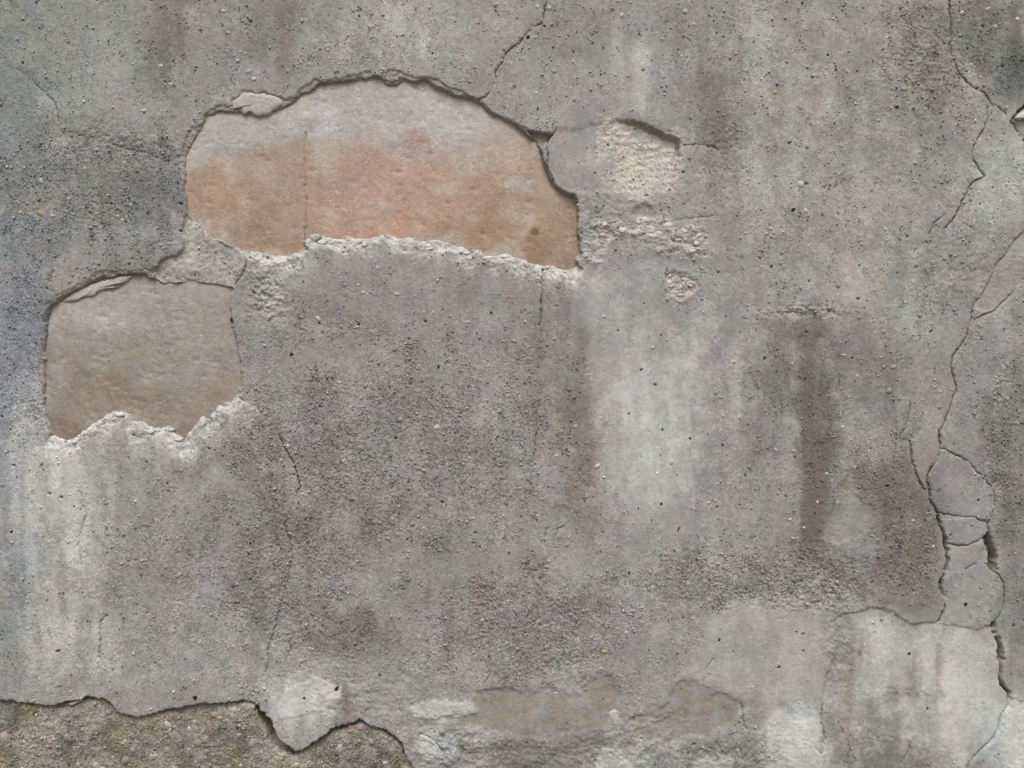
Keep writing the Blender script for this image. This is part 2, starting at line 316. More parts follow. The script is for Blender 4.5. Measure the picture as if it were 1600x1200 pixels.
# ---- colour (picture tones, turned into albedo later)
Cc = np.zeros((len(U), 3), F) + np.array((151, 146, 140), F)
STAINS_AND_LENS_TINT = [  # wall stains; the cool tones down the left edge paint in lens shading
    (60, 60, 180, 130, (146, 147, 139), .6), (15, 200, 60, 170, (122, 128, 124), .55), (160, 105, 120, 75, (152, 153, 148), .5), (255, 55, 40, 95, (124, 119, 110), .55),
    (420, 40, 90, 75, (132, 127, 117), .55), (130, 300, 160, 95, (124, 122, 118), .65), (250, 290, 55, 85, (119, 116, 113), .5), (190, 200, 90, 25, (136, 131, 126), .5),
    (40, 430, 60, 110, (127, 129, 130), .5), (15, 560, 55, 150, (133, 135, 142), .6), (150, 395, 90, 50, (134, 132, 127), .5), (330, 110, 60, 60, (146, 143, 138), .5),
    (640, 25, 85, 60, (172, 168, 160), .65), (520, 65, 60, 50, (159, 156, 148), .5), (785, 30, 40, 50, (160, 148, 138), .45), (700, 90, 60, 40, (157, 151, 144), .4),
    (570, 95, 90, 30, (150, 145, 139), .5), (905, 45, 70, 50, (136, 129, 122), .55), (1000, 100, 50, 80, (160, 158, 154), .55), (1000, 168, 10, 22, (176, 176, 178), .55),
    (960, 150, 60, 40, (152, 149, 146), .4), (1120, 175, 38, 85, (127, 119, 113), .6), (1090, 50, 60, 60, (139, 132, 125), .45), (1190, 100, 50, 100, (160, 157, 151), .5),
    (1250, 180, 70, 100, (157, 150, 143), .45), (1330, 55, 90, 70, (148, 141, 132), .45), (1450, 60, 80, 80, (129, 122, 114), .55), (1560, 60, 60, 90, (116, 114, 107), .65),
    (1590, 105, 30, 50, (98, 102, 97), .55), (1400, 200, 90, 80, (144, 139, 131), .5), (1480, 250, 60, 70, (146, 143, 136), .4), (1575, 255, 45, 75, (168, 168, 160), .65),
    (1545, 320, 40, 50, (164, 166, 158), .55), (1290, 330, 130, 60, (159, 153, 145), .5), (1180, 300, 50, 30, (177, 171, 164), .55), (1345, 440, 42, 36, (180, 171, 159), .75),
    (1120, 430, 100, 70, (155, 149, 143), .4), (1450, 420, 80, 70, (141, 138, 132), .45), (1540, 400, 60, 60, (137, 134, 128), .4), (1160, 240, 60, 80, (148, 141, 136), .4),
    (1262, 560, 28, 95, (114, 106, 100), .7), (1276, 700, 30, 160, (110, 101, 95), .7), (1218, 545, 24, 60, (122, 114, 108), .55), (1160, 560, 50, 90, (142, 137, 133), .5),
    (1195, 640, 45, 90, (126, 119, 113), .45), (1335, 560, 55, 60, (126, 118, 112), .5), (1400, 580, 60, 60, (140, 134, 127), .4), (1370, 655, 60, 40, (140, 139, 132), .5),
    (1445, 700, 28, 60, (148, 144, 135), .55), (1400, 780, 80, 70, (116, 109, 103), .5), (1420, 880, 65, 95, (112, 105, 99), .55), (1340, 855, 55, 40, (141, 138, 133), .6),
    (1585, 680, 45, 130, (120, 116, 109), .6), (1560, 555, 50, 60, (145, 145, 144), .45), (1590, 900, 32, 180, (116, 113, 107), .55), (1510, 760, 48, 50, (147, 144, 143), .6),
    (1515, 915, 50, 70, (137, 136, 133), .6), (1510, 835, 36, 20, (156, 154, 149), .5), (1520, 640, 25, 70, (143, 141, 136), .5),
    (640, 560, 240, 140, (146, 138, 134), .65), (600, 720, 210, 110, (134, 126, 121), .55), (860, 560, 40, 210, (136, 126, 120), .5), (905, 700, 36, 140, (128, 118, 111), .55),
    (640, 440, 170, 50, (148, 140, 137), .5), (1035, 665, 85, 140, (164, 161, 158), .5), (1000, 640, 38, 90, (174, 172, 169), .4), (1058, 610, 26, 90, (170, 168, 165), .35),
    (1010, 740, 60, 60, (172, 170, 168), .5), (960, 520, 70, 60, (157, 152, 149), .55), (1100, 560, 55, 100, (151, 146, 143), .4), (1135, 790, 60, 80, (149, 145, 141), .45),
    (970, 840, 70, 60, (148, 144, 139), .45), (890, 885, 30, 40, (158, 152, 143), .55), (1190, 800, 50, 70, (146, 141, 136), .45), (960, 470, 70, 40, (166, 163, 161), .5),
    (820, 975, 115, 80, (132, 121, 117), .5), (700, 880, 100, 70, (141, 134, 128), .4), (1100, 895, 95, 40, (130, 122, 114), .5), (1235, 895, 80, 42, (126, 118, 110), .5),
    (1230, 960, 60, 40, (156, 151, 143), .5), (545, 985, 75, 42, (119, 111, 101), .65), (445, 900, 75, 120, (130, 122, 117), .42), (380, 800, 70, 110, (133, 126, 119), .45),
    (310, 705, 90, 36, (130, 124, 116), .55), (560, 850, 70, 60, (134, 126, 120), .4), (95, 780, 65, 130, (171, 171, 163), .7), (120, 850, 20, 85, (190, 190, 182), .65),
    (88, 750, 14, 60, (184, 184, 178), .4), (100, 945, 50, 60, (163, 160, 152), .5), (15, 800, 40, 160, (148, 152, 156), .5), (15, 1000, 50, 100, (130, 134, 129), .5),
    (125, 1025, 75, 70, (160, 157, 149), .5), (230, 900, 75, 90, (140, 135, 128), .5), (250, 1010, 90, 60, (146, 142, 135), .45), (395, 1055, 42, 28, (168, 163, 153), .65),
    (330, 1075, 90, 22, (156, 151, 143), .5), (50, 645, 26, 80, (165, 166, 167), .55), (480, 1085, 66, 48, (180, 177, 171), .8), (450, 1135, 50, 40, (162, 158, 151), .55),
    (400, 1000, 16, 60, (132, 126, 119), .4), (705, 1106, 40, 18, (176, 174, 167), .65), (620, 1060, 110, 40, (151, 145, 138), .5), (540, 1120, 16, 40, (112, 108, 103), .5),
    (1420, 1060, 140, 110, (157, 154, 145), .6), (1372, 1005, 28, 60, (180, 178, 171), .65), (1505, 1045, 48, 66, (174, 172, 164), .65), (1455, 1020, 16, 50, (170, 167, 160), .5),
    (1480, 1130, 80, 60, (168, 167, 158), .55), (1585, 1160, 50, 72, (190, 195, 190), .85), (1240, 1165, 56, 56, (186, 190, 185), .8), (1335, 1060, 38, 70, (137, 130, 116), .55),
    (1345, 1140, 60, 45, (132, 127, 115), .6), (1400, 1185, 70, 26, (120, 115, 104), .6), (1470, 1040, 6, 50, (138, 133, 122), .5), (1410, 1085, 50, 10, (134, 128, 116), .5),
    (860, 1172, 150, 30, (118, 112, 103), .65), (700, 1172, 60, 30, (121, 116, 107), .5), (1165, 1180, 70, 28, (118, 116, 109), .6), (1110, 1165, 60, 20, (126, 122, 113), .5),
    (1200, 1130, 30, 40, (140, 137, 128), .4), (680, 1165, 36, 26, (184, 186, 182), .7), (962, 1186, 50, 24, (182, 184, 179), .65), (745, 1150, 30, 14, (170, 168, 160), .5), (1255, 487, 62, 9, (172, 164, 158), .6), (430, 450, 30, 50, (150, 144, 139), .5), (425, 470, 20, 34, (176, 171, 166), .6), (400, 560, 22, 60, (146, 143, 140), .4),
    (900, 250, 34, 44, (158, 149, 146), .8), (920, 330, 40, 30, (160, 153, 148), .5), (1010, 430, 80, 26, (160, 157, 153), .5), (860, 1090, 26, 12, (165, 160, 150), .4),
]
for s in STAINS_AND_LENS_TINT:
    paint(Cc, U, V, *s, BRK)
rs = random.Random(77)
for _ in range(90):      # the wall goes on beyond the view with stains of the same kind
    su, sv = rs.uniform(-1250, 2850), rs.uniform(-1250, 1600)
    if -60 < su < 1660 and -60 < sv < 1260:
        continue
    g = rs.choice((118, 126, 134, 158, 168, 176))
    rx = rs.uniform(25, 110)
    if -60 - 1.7 * rx < su < 1660 + 1.7 * rx and -300 < sv < 1500:
        rx *= 0.4
    paint(Cc, U, V, su, sv, rx, rs.uniform(60, 220) if not (-200 < su < 1800) else rs.uniform(30, 60), (g, g - 5, g - 10), rs.uniform(.35, .6), BRK)
Cc[:, 0] -= 2.0; Cc[:, 1] += 1.2; Cc[:, 2] += 4.0
# chalky bloom: small broken flecks of lime over the paler parts of the wall
chalk_zone = np.zeros(len(U), F)
for (cx, cy, rx, ry, a) in [(1040, 650, 150, 230, 1), (1230, 180, 260, 200, .8), (1420, 1070, 190, 150, 1), (1180, 1020, 130, 100, .9), (90, 860, 120, 240, 1), (620, 50, 160, 70, .8), (1300, 400, 200, 110, .8),
                            (1560, 280, 90, 120, .9), (480, 1100, 110, 60, 1), (700, 1110, 90, 60, .8), (1240, 1160, 110, 70, 1), (960, 450, 130, 90, .7), (300, 1040, 160, 70, .6), (1000, 1170, 120, 50, .7)]:
    chalk_zone = np.maximum(chalk_zone, a * np.exp(-0.9 * (((U - cx) / rx) ** 2 + ((V - cy) / ry) ** 2)))
ck = fbm(U, V, 30, 4, 0.72, seed=171)
ckw = sst(0.12, 0.42, ck) * chalk_zone
Cc += (np.array((189, 190, 186), F) - Cc) * (ckw * .48)[:, None]
ckd = sst(0.18, 0.5, fbm(U, V, 24, 4, 0.72, seed=181)) * chalk_zone
Cc += (np.array((134, 131, 127), F) - Cc) * (ckd * .30)[:, None]

PALE_RUNS = [(935, 440, 720, 14, .25), (962, 470, 830, 20, .32), (998, 500, 880, 22, .5), (1030, 560, 820, 18, .4), (1062, 520, 810, 20, .42), (1095, 470, 720, 16, .35), (1010, 620, 760, 9, .4), (1052, 560, 690, 7, .4), (980, 560, 700, 6, .35), (1150, 520, 690, 10, .4),
             (1000, 50, 192, 12, .6), (965, 15, 165, 9, .4), (1190, 10, 210, 17, .5), (1240, 90, 310, 14, .4), (1290, 60, 270, 12, .35), (1345, 150, 340, 12, .4), (1180, 210, 330, 16, .5), (620, 0, 105, 16, .5),
             (660, 0, 95, 11, .45), (540, 20, 110, 11, .4), (50, 690, 970, 12, .6), (88, 688, 830, 9, .8), (113, 690, 930, 13, .85), (138, 730, 930, 8, .5), (28, 630, 900, 10, .45), (172, 715, 860, 8, .4),
             (215, 700, 800, 8, .3), (78, 890, 1075, 16, .6), (112, 930, 1060, 12, .55), (150, 960, 1080, 10, .4), (45, 940, 1085, 10, .4), (178, 950, 1085, 13, .4), (430, 1068, 1150, 9, .6), (456, 1058, 1145, 11, .7), (488, 1062, 1130, 10, .7), (516, 1066, 1110, 7, .6), (1345, 962, 1130, 12, .4),
             (1374, 958, 1095, 18, .8), (1415, 980, 1140, 11, .45), (1452, 985, 1085, 13, .7), (1490, 990, 1150, 17, .75), (1524, 1000, 1120, 13, .6), (1582, 1085, 1250, 16, .8), (1612, 1080, 1250, 14, .7),
             (1212, 1105, 1250, 14, .7), (1250, 1110, 1250, 17, .85), (1490, 1130, 1220, 20, .5), (1130, 950, 1080, 14, .4), (1180, 940, 1095, 16, .45), (1235, 945, 1100, 14, .45), (1420, 380, 520, 10, .25), (1570, 470, 640, 12, .35)]
DARK_RUNS = [(1120, 110, 265, 14, .55), (1095, 30, 230, 9, .4), (1150, 60, 200, 9, .35), (255, 0, 130, 14, .45), (235, 20, 150, 8, .35), (282, 10, 110, 8, .3), (445, 0, 110, 12, .4), (1220, 490, 630, 12, .5),
             (1262, 488, 700, 10, .6), (1282, 500, 870, 15, .7), (1266, 560, 865, 9, .6), (1310, 520, 660, 10, .4), (880, 440, 820, 11, .35), (905, 500, 810, 13, .5), (925, 600, 780, 7, .35), (840, 430, 640, 9, .25),
             (430, 640, 960, 13, .35), (408, 800, 1055, 9, .35), (1390, 540, 690, 10, .35), (1542, 600, 770, 12, .4), (1577, 620, 900, 14, .5), (541, 1060, 1135, 6, .7), (499, 1078, 1125, 5, .6), (471, 1085, 1140, 5, .5),
             (1471, 985, 1085, 4.5, .4), (1425, 1040, 1110, 9, .25), (1330, 1000, 1120, 14, .35), (1455, 40, 200, 12, .35), (1415, 20, 150, 9, .3), (1060, 20, 160, 9, .3), (700, 900, 1060, 12, .25),
             (1350, 880, 960, 9, .4), (1440, 800, 970, 12, .4), (1385, 760, 950, 10, .4), (1545, 0, 140, 14, .4), (1590, 0, 160, 12, .5)]
edge_n = 0.5 * noise(U, V, 9, 34, seed=101) + 0.35 * k1 + 0.25 * fine + 0.5 * noise(U, V, 20, 90, seed=102)
for runs, rgb in ((DARK_RUNS, (104, 97, 93)), (PALE_RUNS, (197, 198, 193))):
    for (x0, v0, v1, w, a) in runs:
        m = np.flatnonzero((np.abs(U - x0) < w * 2.6 + 8) & (V > v0 - 40) & (V < v1 + 60))
        du = np.abs(U[m] - x0 - 5 * noise(V[m], V[m] * 0 + x0, 90, seed=103)) / w
        g = (1 - sst(0.35, 1.5, du + 0.75 * edge_n[m])) * sst(v0 - 12, v0 + 22, V[m] + 14 * edge_n[m]) * (1 - sst(v1 - 0.35 * (v1 - v0), v1 + 18, V[m] + 26 * edge_n[m]))
        wgt = (g * a * (0.62 if rgb[0] < 150 else 0.62 if v1 < 350 else 0.82))[:, None]
        Cc[m] += (np.array(rgb, F) - Cc[m]) * wgt

ROUGH = np.full(len(U), 0.48, F)
ROUGHS = [(130, 300, 190, 120, .85, .9), (620, 700, 270, 150, .95, .9), (450, 890, 130, 170, 1, .9), (830, 985, 130, 90, 1.1, 1), (1100, 893, 105, 45, 1.15, 1), (1240, 905, 105, 50, 1.15, 1),
          (1420, 880, 60, 100, 1, .9), (1370, 740, 60, 70, .8, .8), (1575, 700, 42, 130, .9, .9), (1470, 70, 95, 105, .85, .8), (540, 110, 90, 40, .75, .7),
          (40, 560, 60, 150, .9, .8), (1280, 660, 36, 160, .7, .7), (1030, 650, 100, 190, .1, .9), (1450, 1060, 135, 115, .12, .9), (1000, 110, 80, 80, .3, .7),
          (1345, 440, 50, 40, .2, .8), (95, 830, 60, 130, .4, .8), (960, 490, 110, 55, .15, .9), (1510, 840, 45, 150, .25, .9), (900, 250, 40, 60, .05, 1), (460, 480, 50, 60, .7, .6),
          (970, 950, 100, 60, .8, .7), (700, 1010, 120, 60, .8, .7), (250, 900, 100, 120, .75, .7), (640, 430, 160, 50, .35, .7), (1240, 300, 160, 90, .55, .5), (480, 1095, 60, 45, .35, .8)]
for (cx, cy, rx, ry, val, a) in ROUGHS:
    m = (np.abs(U - cx) < rx * 1.75) & (np.abs(V - cy) < ry * 1.75)
    d = np.sqrt(((U[m] - cx) / rx) ** 2 + ((V[m] - cy) / ry) ** 2)
    w = (1 - sst(0.5, 1.4, d + BRK[m] * 0.45)) * a
    ROUGH[m] += (val - ROUGH[m]) * w
ROUGH = np.clip(ROUGH + 0.22 * noise(U, V, 40, seed=31) + 0.15 * noise(U, V, 14, seed=32), 0.02, 1.25)

# ---- relief (wall units, positive towards the viewer)
H = 7.0 * noise(U, V, 330, seed=41) + 3.2 * noise(U, V, 120, seed=42) + 0.8 * noise(U, V, 45, seed=43)
H += ROUGH * ROUGH * (0.40 * noise(U, V, 14, seed=44) + 0.6 * k1 + 1.0 * fine)
H += 0.14 * noise(U, V, 9, seed=46)
H = H.astype(F)


def tint(mask, rgb, a=1.0):
    Cc[:] += (np.asarray(rgb, F) - Cc) * (np.clip(mask, 0, 1) * a)[:, None]


def flaw(poly, depth, soft, rgb=None, alpha=1.0, rough=None, warp=True, lip=0.0):
    """a shallow area where a skin of plaster came away (or a thicker skin, depth < 0)"""
    global H, ROUGH
    sd, low, side = signed(poly, WU if warp else CU, WV if warp else CV, 40)
    w = sst(-soft, soft, sd)
    H = H - depth * w
    if lip:
        H = H + lip * np.exp(-((sd + soft) / 4.0) ** 2)
    if rgb is not None:
        tint(w, rgb, alpha)
    if rough is not None:
        ROUGH = ROUGH + (rough - ROUGH) * w
    return sd, low


flaw(PALE, -0.8, 9, (165, 164, 157), .65, .14)
WU0, WV0 = WU, WV
WU = U + 11 * noise(U, V, 42, seed=97) + 5 * noise(U, V, 14, seed=98); WV = V + 9 * noise(U, V, 36, seed=99) + 5 * noise(U, V, 12, seed=100)
flaw(OLIVE1, 2.0, 6, None, .6, .12)
_o = sst(-6, 8, signed(OLIVE1, WU, WV, 40)[0]) + sst(-6, 8, signed(OLIVE2, WU, WV, 40)[0])
tint(_o * np.clip(0.6 + 0.9 * noise(U, V, 38, 22, seed=120) + 0.4 * edge_n, 0, 1) * (1 - 0.6 * sst(1105, 1155, V + 20 * BRK)), (140, 131, 112), .7)
flaw(OLIVE2, 2.0, 6, None, .6, .12)
H += 0.5 * noise(U, V, 26, 22, seed=110) * sst(1060, 1110, V)
WU, WV = WU0, WV0
flaw(PATCH, 2.6, 3, None, 1, None)
flaw(BROWNW, 1.2, 3.5, (150, 147, 139), .6, .14)
flaw(LENS, 2.2, 3.5, (160, 157, 149), .6, .14)
flaw(SLAB, -1.4, 1.5, None, 1, None, False)
_w = sst(-1.5, 1.5, signed(SLAB, CU, CV, 40)[0])
H += _w * 0.03 * (U - 1515) * np.where(V < 812, 1.0, np.where(V < 850, -0.8, 0.9)) - _w * 0.012 * (V - 840)
flaw(WEDGE, -1.2, 1.5, (150, 146, 137), .5, .15, False)
flaw(STRIP, 2.2, 6, (157, 152, 148), .35, .28)
flaw(LUMP, -0.6, 8, (178, 172, 166), .55, .5)
flaw(CRATER, 1.6, 6, (178, 168, 160), .6, .9, True, 1.2)
flaw(CHIPPIT, 4.0, 5, None, 1, .3)
flaw(GAP, 14.0, 2.0, (140, 134, 112), .8, .4, False)
DARKSTRIP = [(1252, 600), (1288, 560), (1300, 640), (1298, 730), (1288, 800), (1280, 862), (1251, 872), (1251, 740)]
DARKFIELD = [(1372, 735), (1410, 700), (1450, 766), (1478, 880), (1470, 966), (1405, 955), (1340, 932), (1378, 860), (1352, 792)]
flaw(DARKSTRIP, 0.0, 4, (112, 105, 99), .5)
flaw(DARKFIELD, 0.0, 9, (114, 108, 102), .4)
for pp in ([(1375, 1000), (1400, 983), (1412, 1020), (1405, 1062), (1385, 1072), (1372, 1040)], [(1475, 1005), (1500, 985), (1555, 1000), (1562, 1060), (1548, 1112), (1500, 1092), (1479, 1070)],
           [(1440, 985), (1465, 980), (1470, 1030), (1450, 1048), (1434, 1020)], [(1470, 1122), (1530, 1100), (1540, 1140), (1500, 1182), (1474, 1170)], [(1578, 1112), (1640, 1090), (1640, 1260), (1560, 1260), (1566, 1160)],
           [(1218, 1120), (1270, 1112), (1283, 1150), (1278, 1250), (1205, 1250), (1222, 1170)]):
    sdq, _, _ = signed(pp, WU + 8 * noise(U, V, 26, seed=140), WV + 10 * noise(U, V, 30, seed=141), 60)
    wq = sst(-14, 9, sdq + 9 * BRK) * np.clip(0.75 + 0.7 * edge_n, 0.1, 1)
    tint(wq, (187, 188, 183), .66)
    H += 0.6 * wq; ROUGH = ROUGH + (0.16 - ROUGH) * wq
lm = sst(-4, 6, signed(LUMP, WU, WV, 30)[0]) + sst(-8, 4, signed(CRATER, WU, WV, 30)[0])
H += lm * (2.4 * noise(U, V, 17, 13, seed=51) + 0.9 * np.abs(k2) + 1.0 * fine)
tint(lm * sst(0.0, 0.6, noise(U, V, 17, seed=51)), (196, 190, 184), .6)
# rubbed, lumpy skin beside the lower hole, and rough scars where coats met
for (cx, cy, rx, ry, amp) in [(418, 460, 28, 46, 5.0), (200, 225, 90, 22, 2.2), (1260, 487, 60, 9, 5.0), (880, 1060, 50, 24, 1.6), (1440, 100, 60, 60, 1.6), (1300, 930, 60, 22, 2.0),
                              (560, 1090, 90, 40, 1.8), (1400, 1080, 50, 12, 1.6), (1380, 1150, 60, 16, 1.6), (940, 340, 50, 40, 2.0), (1130, 225, 40, 40, 1.5), (1310, 1010, 24, 60, 1.8),
                              (1000, 1130, 60, 30, 1.6), (860, 1180, 170, 28, 2.4), (1150, 1180, 90, 24, 2.0), (120, 660, 60, 40, 1.6), (1500, 420, 90, 60, 1.2), (700, 1160, 70, 40, 2.2)]:
    d = ((U - cx) / rx) ** 2 + ((V - cy) / ry) ** 2
    g = np.exp(-d * 0.9)
    H += g * amp * (noise(U, V, 20, seed=52) + 0.6 * k2 + 0.4 * fine)

for pp in ([(655, 1152), (668, 1150), (682, 1160), (692, 1172), (690, 1186), (668, 1190), (655, 1180)], [(934, 1180), (944, 1168), (958, 1170), (968, 1182), (988, 1192), (992, 1215), (930, 1215)],
           [(640, 1106), (662, 1096), (700, 1094), (738, 1098), (744, 1112), (720, 1122), (670, 1124), (645, 1118)], [(432, 1100), (446, 1078), (470, 1070), (492, 1058), (512, 1066), (532, 1074), (528, 1096), (500, 1110), (470, 1118), (440, 1122)],
           [(1222, 1150), (1240, 1128), (1270, 1122), (1282, 1150), (1278, 1180), (1290, 1215), (1210, 1215)], [(1592, 1110), (1640, 1100), (1640, 1230), (1570, 1230), (1576, 1170)], [(1080, 1190), (1120, 1178), (1150, 1190), (1140, 1215), (1085, 1215)]):
    flaw(pp, -1.1, 1.8, (190, 191, 187), .62, .2)
flaw(SPLIT, 24.0, 1.6, None, 1, None, False)
# coarse base below the ragged lower edge of the render
sdB, lowB, _ = signed(BASE, CU, CV, 400)
base_w = sst(-0.5, 3.0, sdB)
H = H - base_w * (5.0 + 4.0 * np.exp(-np.maximum(sdB, 0) / 6.0))
bt = np.stack([138 + 14 * BRK, 134 + 12 * BRK, 122 + 9 * BRK], 1) + (np.clip(noise(U, V, 46, seed=150), 0, 1)[:, None] * np.array((-14, -16, -30), F) + np.clip(noise(U, V, 30, seed=151), 0, 1)[:, None] * np.array((-30, -29, -26), F) + np.clip(noise(U, V, 34, seed=152), 0, 1)[:, None] * np.array((14, 14, 14), F))
Cc += (bt - Cc) * (base_w * .9)[:, None]
ROUGH = ROUGH + (0.85 - ROUGH) * base_w
H += base_w * (1.3 * noise(U, V, 16, seed=61) + 0.8 * np.abs(k2) + 0.6 * fine + 3.0 * noise(U, V, 60, seed=62))

# the pale ledge of undercoat between the two big holes
sdL, lowL, _ = signed(LEDGE, WU, WV, 40)
led = sst(-1.5, 1.5, sdL)
H = H - led * 4.5
tint(led, (168, 166, 159), .6)
tint(led * np.clip(noise(U, V, 22, seed=68) + 0.6 * k1, 0, 1), (188, 187, 182), .7)
ROUGH = ROUGH + (0.5 - ROUGH) * led
H += led * (1.4 * noise(U, V, 24, seed=63) + 0.8 * k1)

# ---- the three holes
for lp, dp in ((LIP1, 2.2), (LIP2, 1.8)):
    q1 = noise(U, V, 9, seed=65)
    sdl, _, _ = signed(lp, WU + 2.6 * q1, WV + 2.6 * k1, 30)
    sdl = sdl - 2.2 - 3.4 * noise(U, V, 48, seed=66) - 1.6 * noise(U, V, 15, seed=67)
    H = H - dp * sst(-0.8, 0.8, sdl)
    tint(sst(0.0, 2.0, sdl), (158, 150, 141), .4)
    H += sst(0, 2, sdl) * (0.9 * k2 + 0.6 * fine)
HOLES = []
for hid, (poly, D, wt, wb) in enumerate([(HOLE1, 6.4, 2.0, 18.0), (HOLE2, 6.0, 2.0, 19.0)]):
    lmp = noise(U, V, 12, seed=77 + hid); lmp2 = noise(U, V, 15, seed=79 + hid)
    sd, low, side = signed(poly, CU + 0.8 * k2 + 2.0 * lmp, CV + 0.8 * k1 + 2.6 * lmp2, 70)
    b = sst(0.15, 0.75, low)
    if hid == 0:
        b = b * sst(352, 400, U)
    width = (wt + (wb - wt) * b) * (1.0 + 0.75 * noise(U, V, 34, seed=71 + hid) + 0.35 * noise(U, V, 13, seed=75) + 0.15 * k1)
    width = np.maximum(width, 2.5)
    s = np.clip((sd + width) / width, 0, 1)
    prof = np.where(b > 0.5, s ** 1.25, s ** 1.6)          # the lower lip slopes, the upper one breaks off short
    H = np.where(sd > -70, H * (1 - 0.6 * s) - D * prof * (1 - 0.28 * b), H)
    rim = (s > 0) & (sd < 3)
    H += np.where(rim, (0.9 * k2 + 0.8 * fine + 2.2 * noise(U, V, 19, 14, seed=73)) * np.minimum(1, 4 * s * (1.15 - s)), 0) * (0.35 + 0.55 * b)
    H -= 26 * sst(0.6, 3.4, sd)
    white = sst(-1.7, -0.6, sd / np.maximum(width, 1) + 0.30 * k1 + 0.25 * j2) * b * (sd > -60)
    tint(white * np.clip(0.62 + 0.7 * noise(U, V, 24, seed=94) + 0.3 * k1, 0.15, 1), (196, 194, 188), .85)
    smear = np.exp(np.minimum(sd, 0) / (38.0 if hid else 24.0)) * b * (sd > -70) * sst(-70, -40, sd) * np.clip(0.55 + 1.1 * noise(U, V, 17, 48, seed=93) + 0.6 * edge_n, 0, 1)
    tint(smear, (194, 193, 188), .85)
    ROUGH = ROUGH + (0.5 - ROUGH) * np.clip(white, 0, 1)
    dull = sst(-1.0, -0.35, sd / np.maximum(width, 1)) * (1 - b) * (sd > -60)
    tint(dull, (150, 141, 130), .35)
    HOLES.append(sd)
# hole 3: deep at the top right, running out to nothing at the lower left
sd3, low3, side3 = signed(HOLE3, WU + 5 * noise(U, V, 30, seed=130) + 2 * k2, WV + 6 * noise(U, V, 34, seed=131) + 2 * k1, 60)
deep3 = sst(930, 1030, U) * sst(318, 235, V)
s3 = sst(-4.0, 1.0, sd3) * (deep3 > 0.02)
H = H - (7.5 * deep3 * sst(-2.2, 0.3, sd3) + 3.0 * deep3 * np.exp(-((sd3 - 2.5) / 2.5) ** 2) + 2.0 * sst(-14, 10, sd3))
flk = sst(-8, 2, sd3) * sst(2, -4, sd3) * deep3
tint(flk, (138, 122, 108), .6)
H += flk * (2.5 * k2 + 1.5 * fine)
sdN, _, _ = signed(NOTCH, WU, WV, 30)
H -= 9.0 * sst(-1.5, 2.5, sdN); tint(sst(-1, 2, sdN), (146, 128, 112), .7)
cream = sst(-22, 22, sd3 + 16 * BRK + 6 * noise(U, V, 16, seed=95)) * sst(880, 960, U + 26 * BRK)
tint(cream, (192, 187, 174), .82)
ROUGH = ROUGH + (0.55 - ROUGH) * cream
H += cream * (1.0 * noise(U, V, 15, 8, seed=96) + 0.8 * k2 + 0.5 * fine)

# ---- cracks: vertices closest to a crack slide onto it, so that even a hairline stays a line
MU, MV = U.copy(), V.copy()
for poly, hw, dep in CRACKS:
    m = np.flatnonzero(subset(poly, U, V, 14))
    d, eu, ev = seg_dist(poly, CU[m], CV[m], False)
    wob = np.maximum(hw * (1.0 + 0.6 * j1[m] + 0.45 * k2[m]), 0.1)
    near = (d < 0.95) & (hw < 1.3)
    MU[m[near]] = U[m[near]] - eu[near] * 0.9
    MV[m[near]] = V[m[near]] - ev[near] * 0.9
    fade = np.clip(0.62 + 0.85 * noise(U[m], V[m], 34, seed=91) + 0.35 * k1[m], 0.06, 1.1)
    core = np.where(near, 1.0, 1 - sst(wob * 0.5, wob * 1.25, d))
    H[m] -= dep * core * fade
    H[m] -= 0.5 * np.exp(-(d / 5.0) ** 2)

# ---- small pits
PITS = RNG.random((110, 2)) * np.array([1700, 1300]) - np.array([50, 50])
for (pu, pv) in PITS:
    iu = int(np.searchsorted(AU, pu)); iv = int(np.searchsorted(AV, pv))
    r = random.Random(int(pu * 1000 + pv)).uniform(1.0, 2.4)
    for b in range(max(iv - 4, 0), min(iv + 5, NV)):
        row = b * NU
        a0, a1 = max(iu - 4, 0), min(iu + 5, NU)
        dd = np.hypot((AU[a0:a1] - pu) * 0.8, AV[b] - pv)
        H[row + a0:row + a1] -= 3.2 * r * (1 - sst(r * 0.4, r * 1.1, dd)) * 0.8

# ---- last touches of tone: blotches, drips, faint hue drift
lum = 5.0 * BRK + 5.5 * STREAK + 4.0 * noise(U, V, 12, seed=81) + 3.5 * noise(U, V, 30, seed=82)
Cc += lum[:, None] * np.array((1.0, 0.99, 0.97), F)
hue = fbm(U, V, 55, 3, 0.6, seed=85)
Cc += hue[:, None] * np.array((2.4, 0.2, -1.8), F)
hg = fbm(U, V, 90, 3, 0.6, seed=89)
Cc += hg[:, None] * np.array((-1.4, 1.0, -0.8), F)
Cc = np.clip(Cc, 25, 235)

# ------------------------------------------------------------------ materials


def nodes_of(name):
    m = bpy.data.materials.new(name)
    m.use_nodes = True
    nt = m.node_tree
    nt.nodes.clear()
    out = nt.nodes.new('ShaderNodeOutputMaterial')
    b = nt.nodes.new('ShaderNodeBsdfPrincipled')
    b.inputs['Roughness'].default_value = 0.93
    b.inputs['Specular IOR Level'].default_value = 0.22
    nt.links.new(b.outputs['BSDF'], out.inputs['Surface'])
    return m, nt, b


def math_node(nt, op, a, b=None, c=None, clamp=False):
    n = nt.nodes.new('ShaderNodeMath'); n.operation = op; n.use_clamp = clamp
    for i, x in enumerate((a, b, c)):
        if x is None:
            continue
        if isinstance(x, (int, float)):
            n.inputs[i].default_value = x
        else:
            nt.links.new(x, n.inputs[i])
    return n.outputs[0]


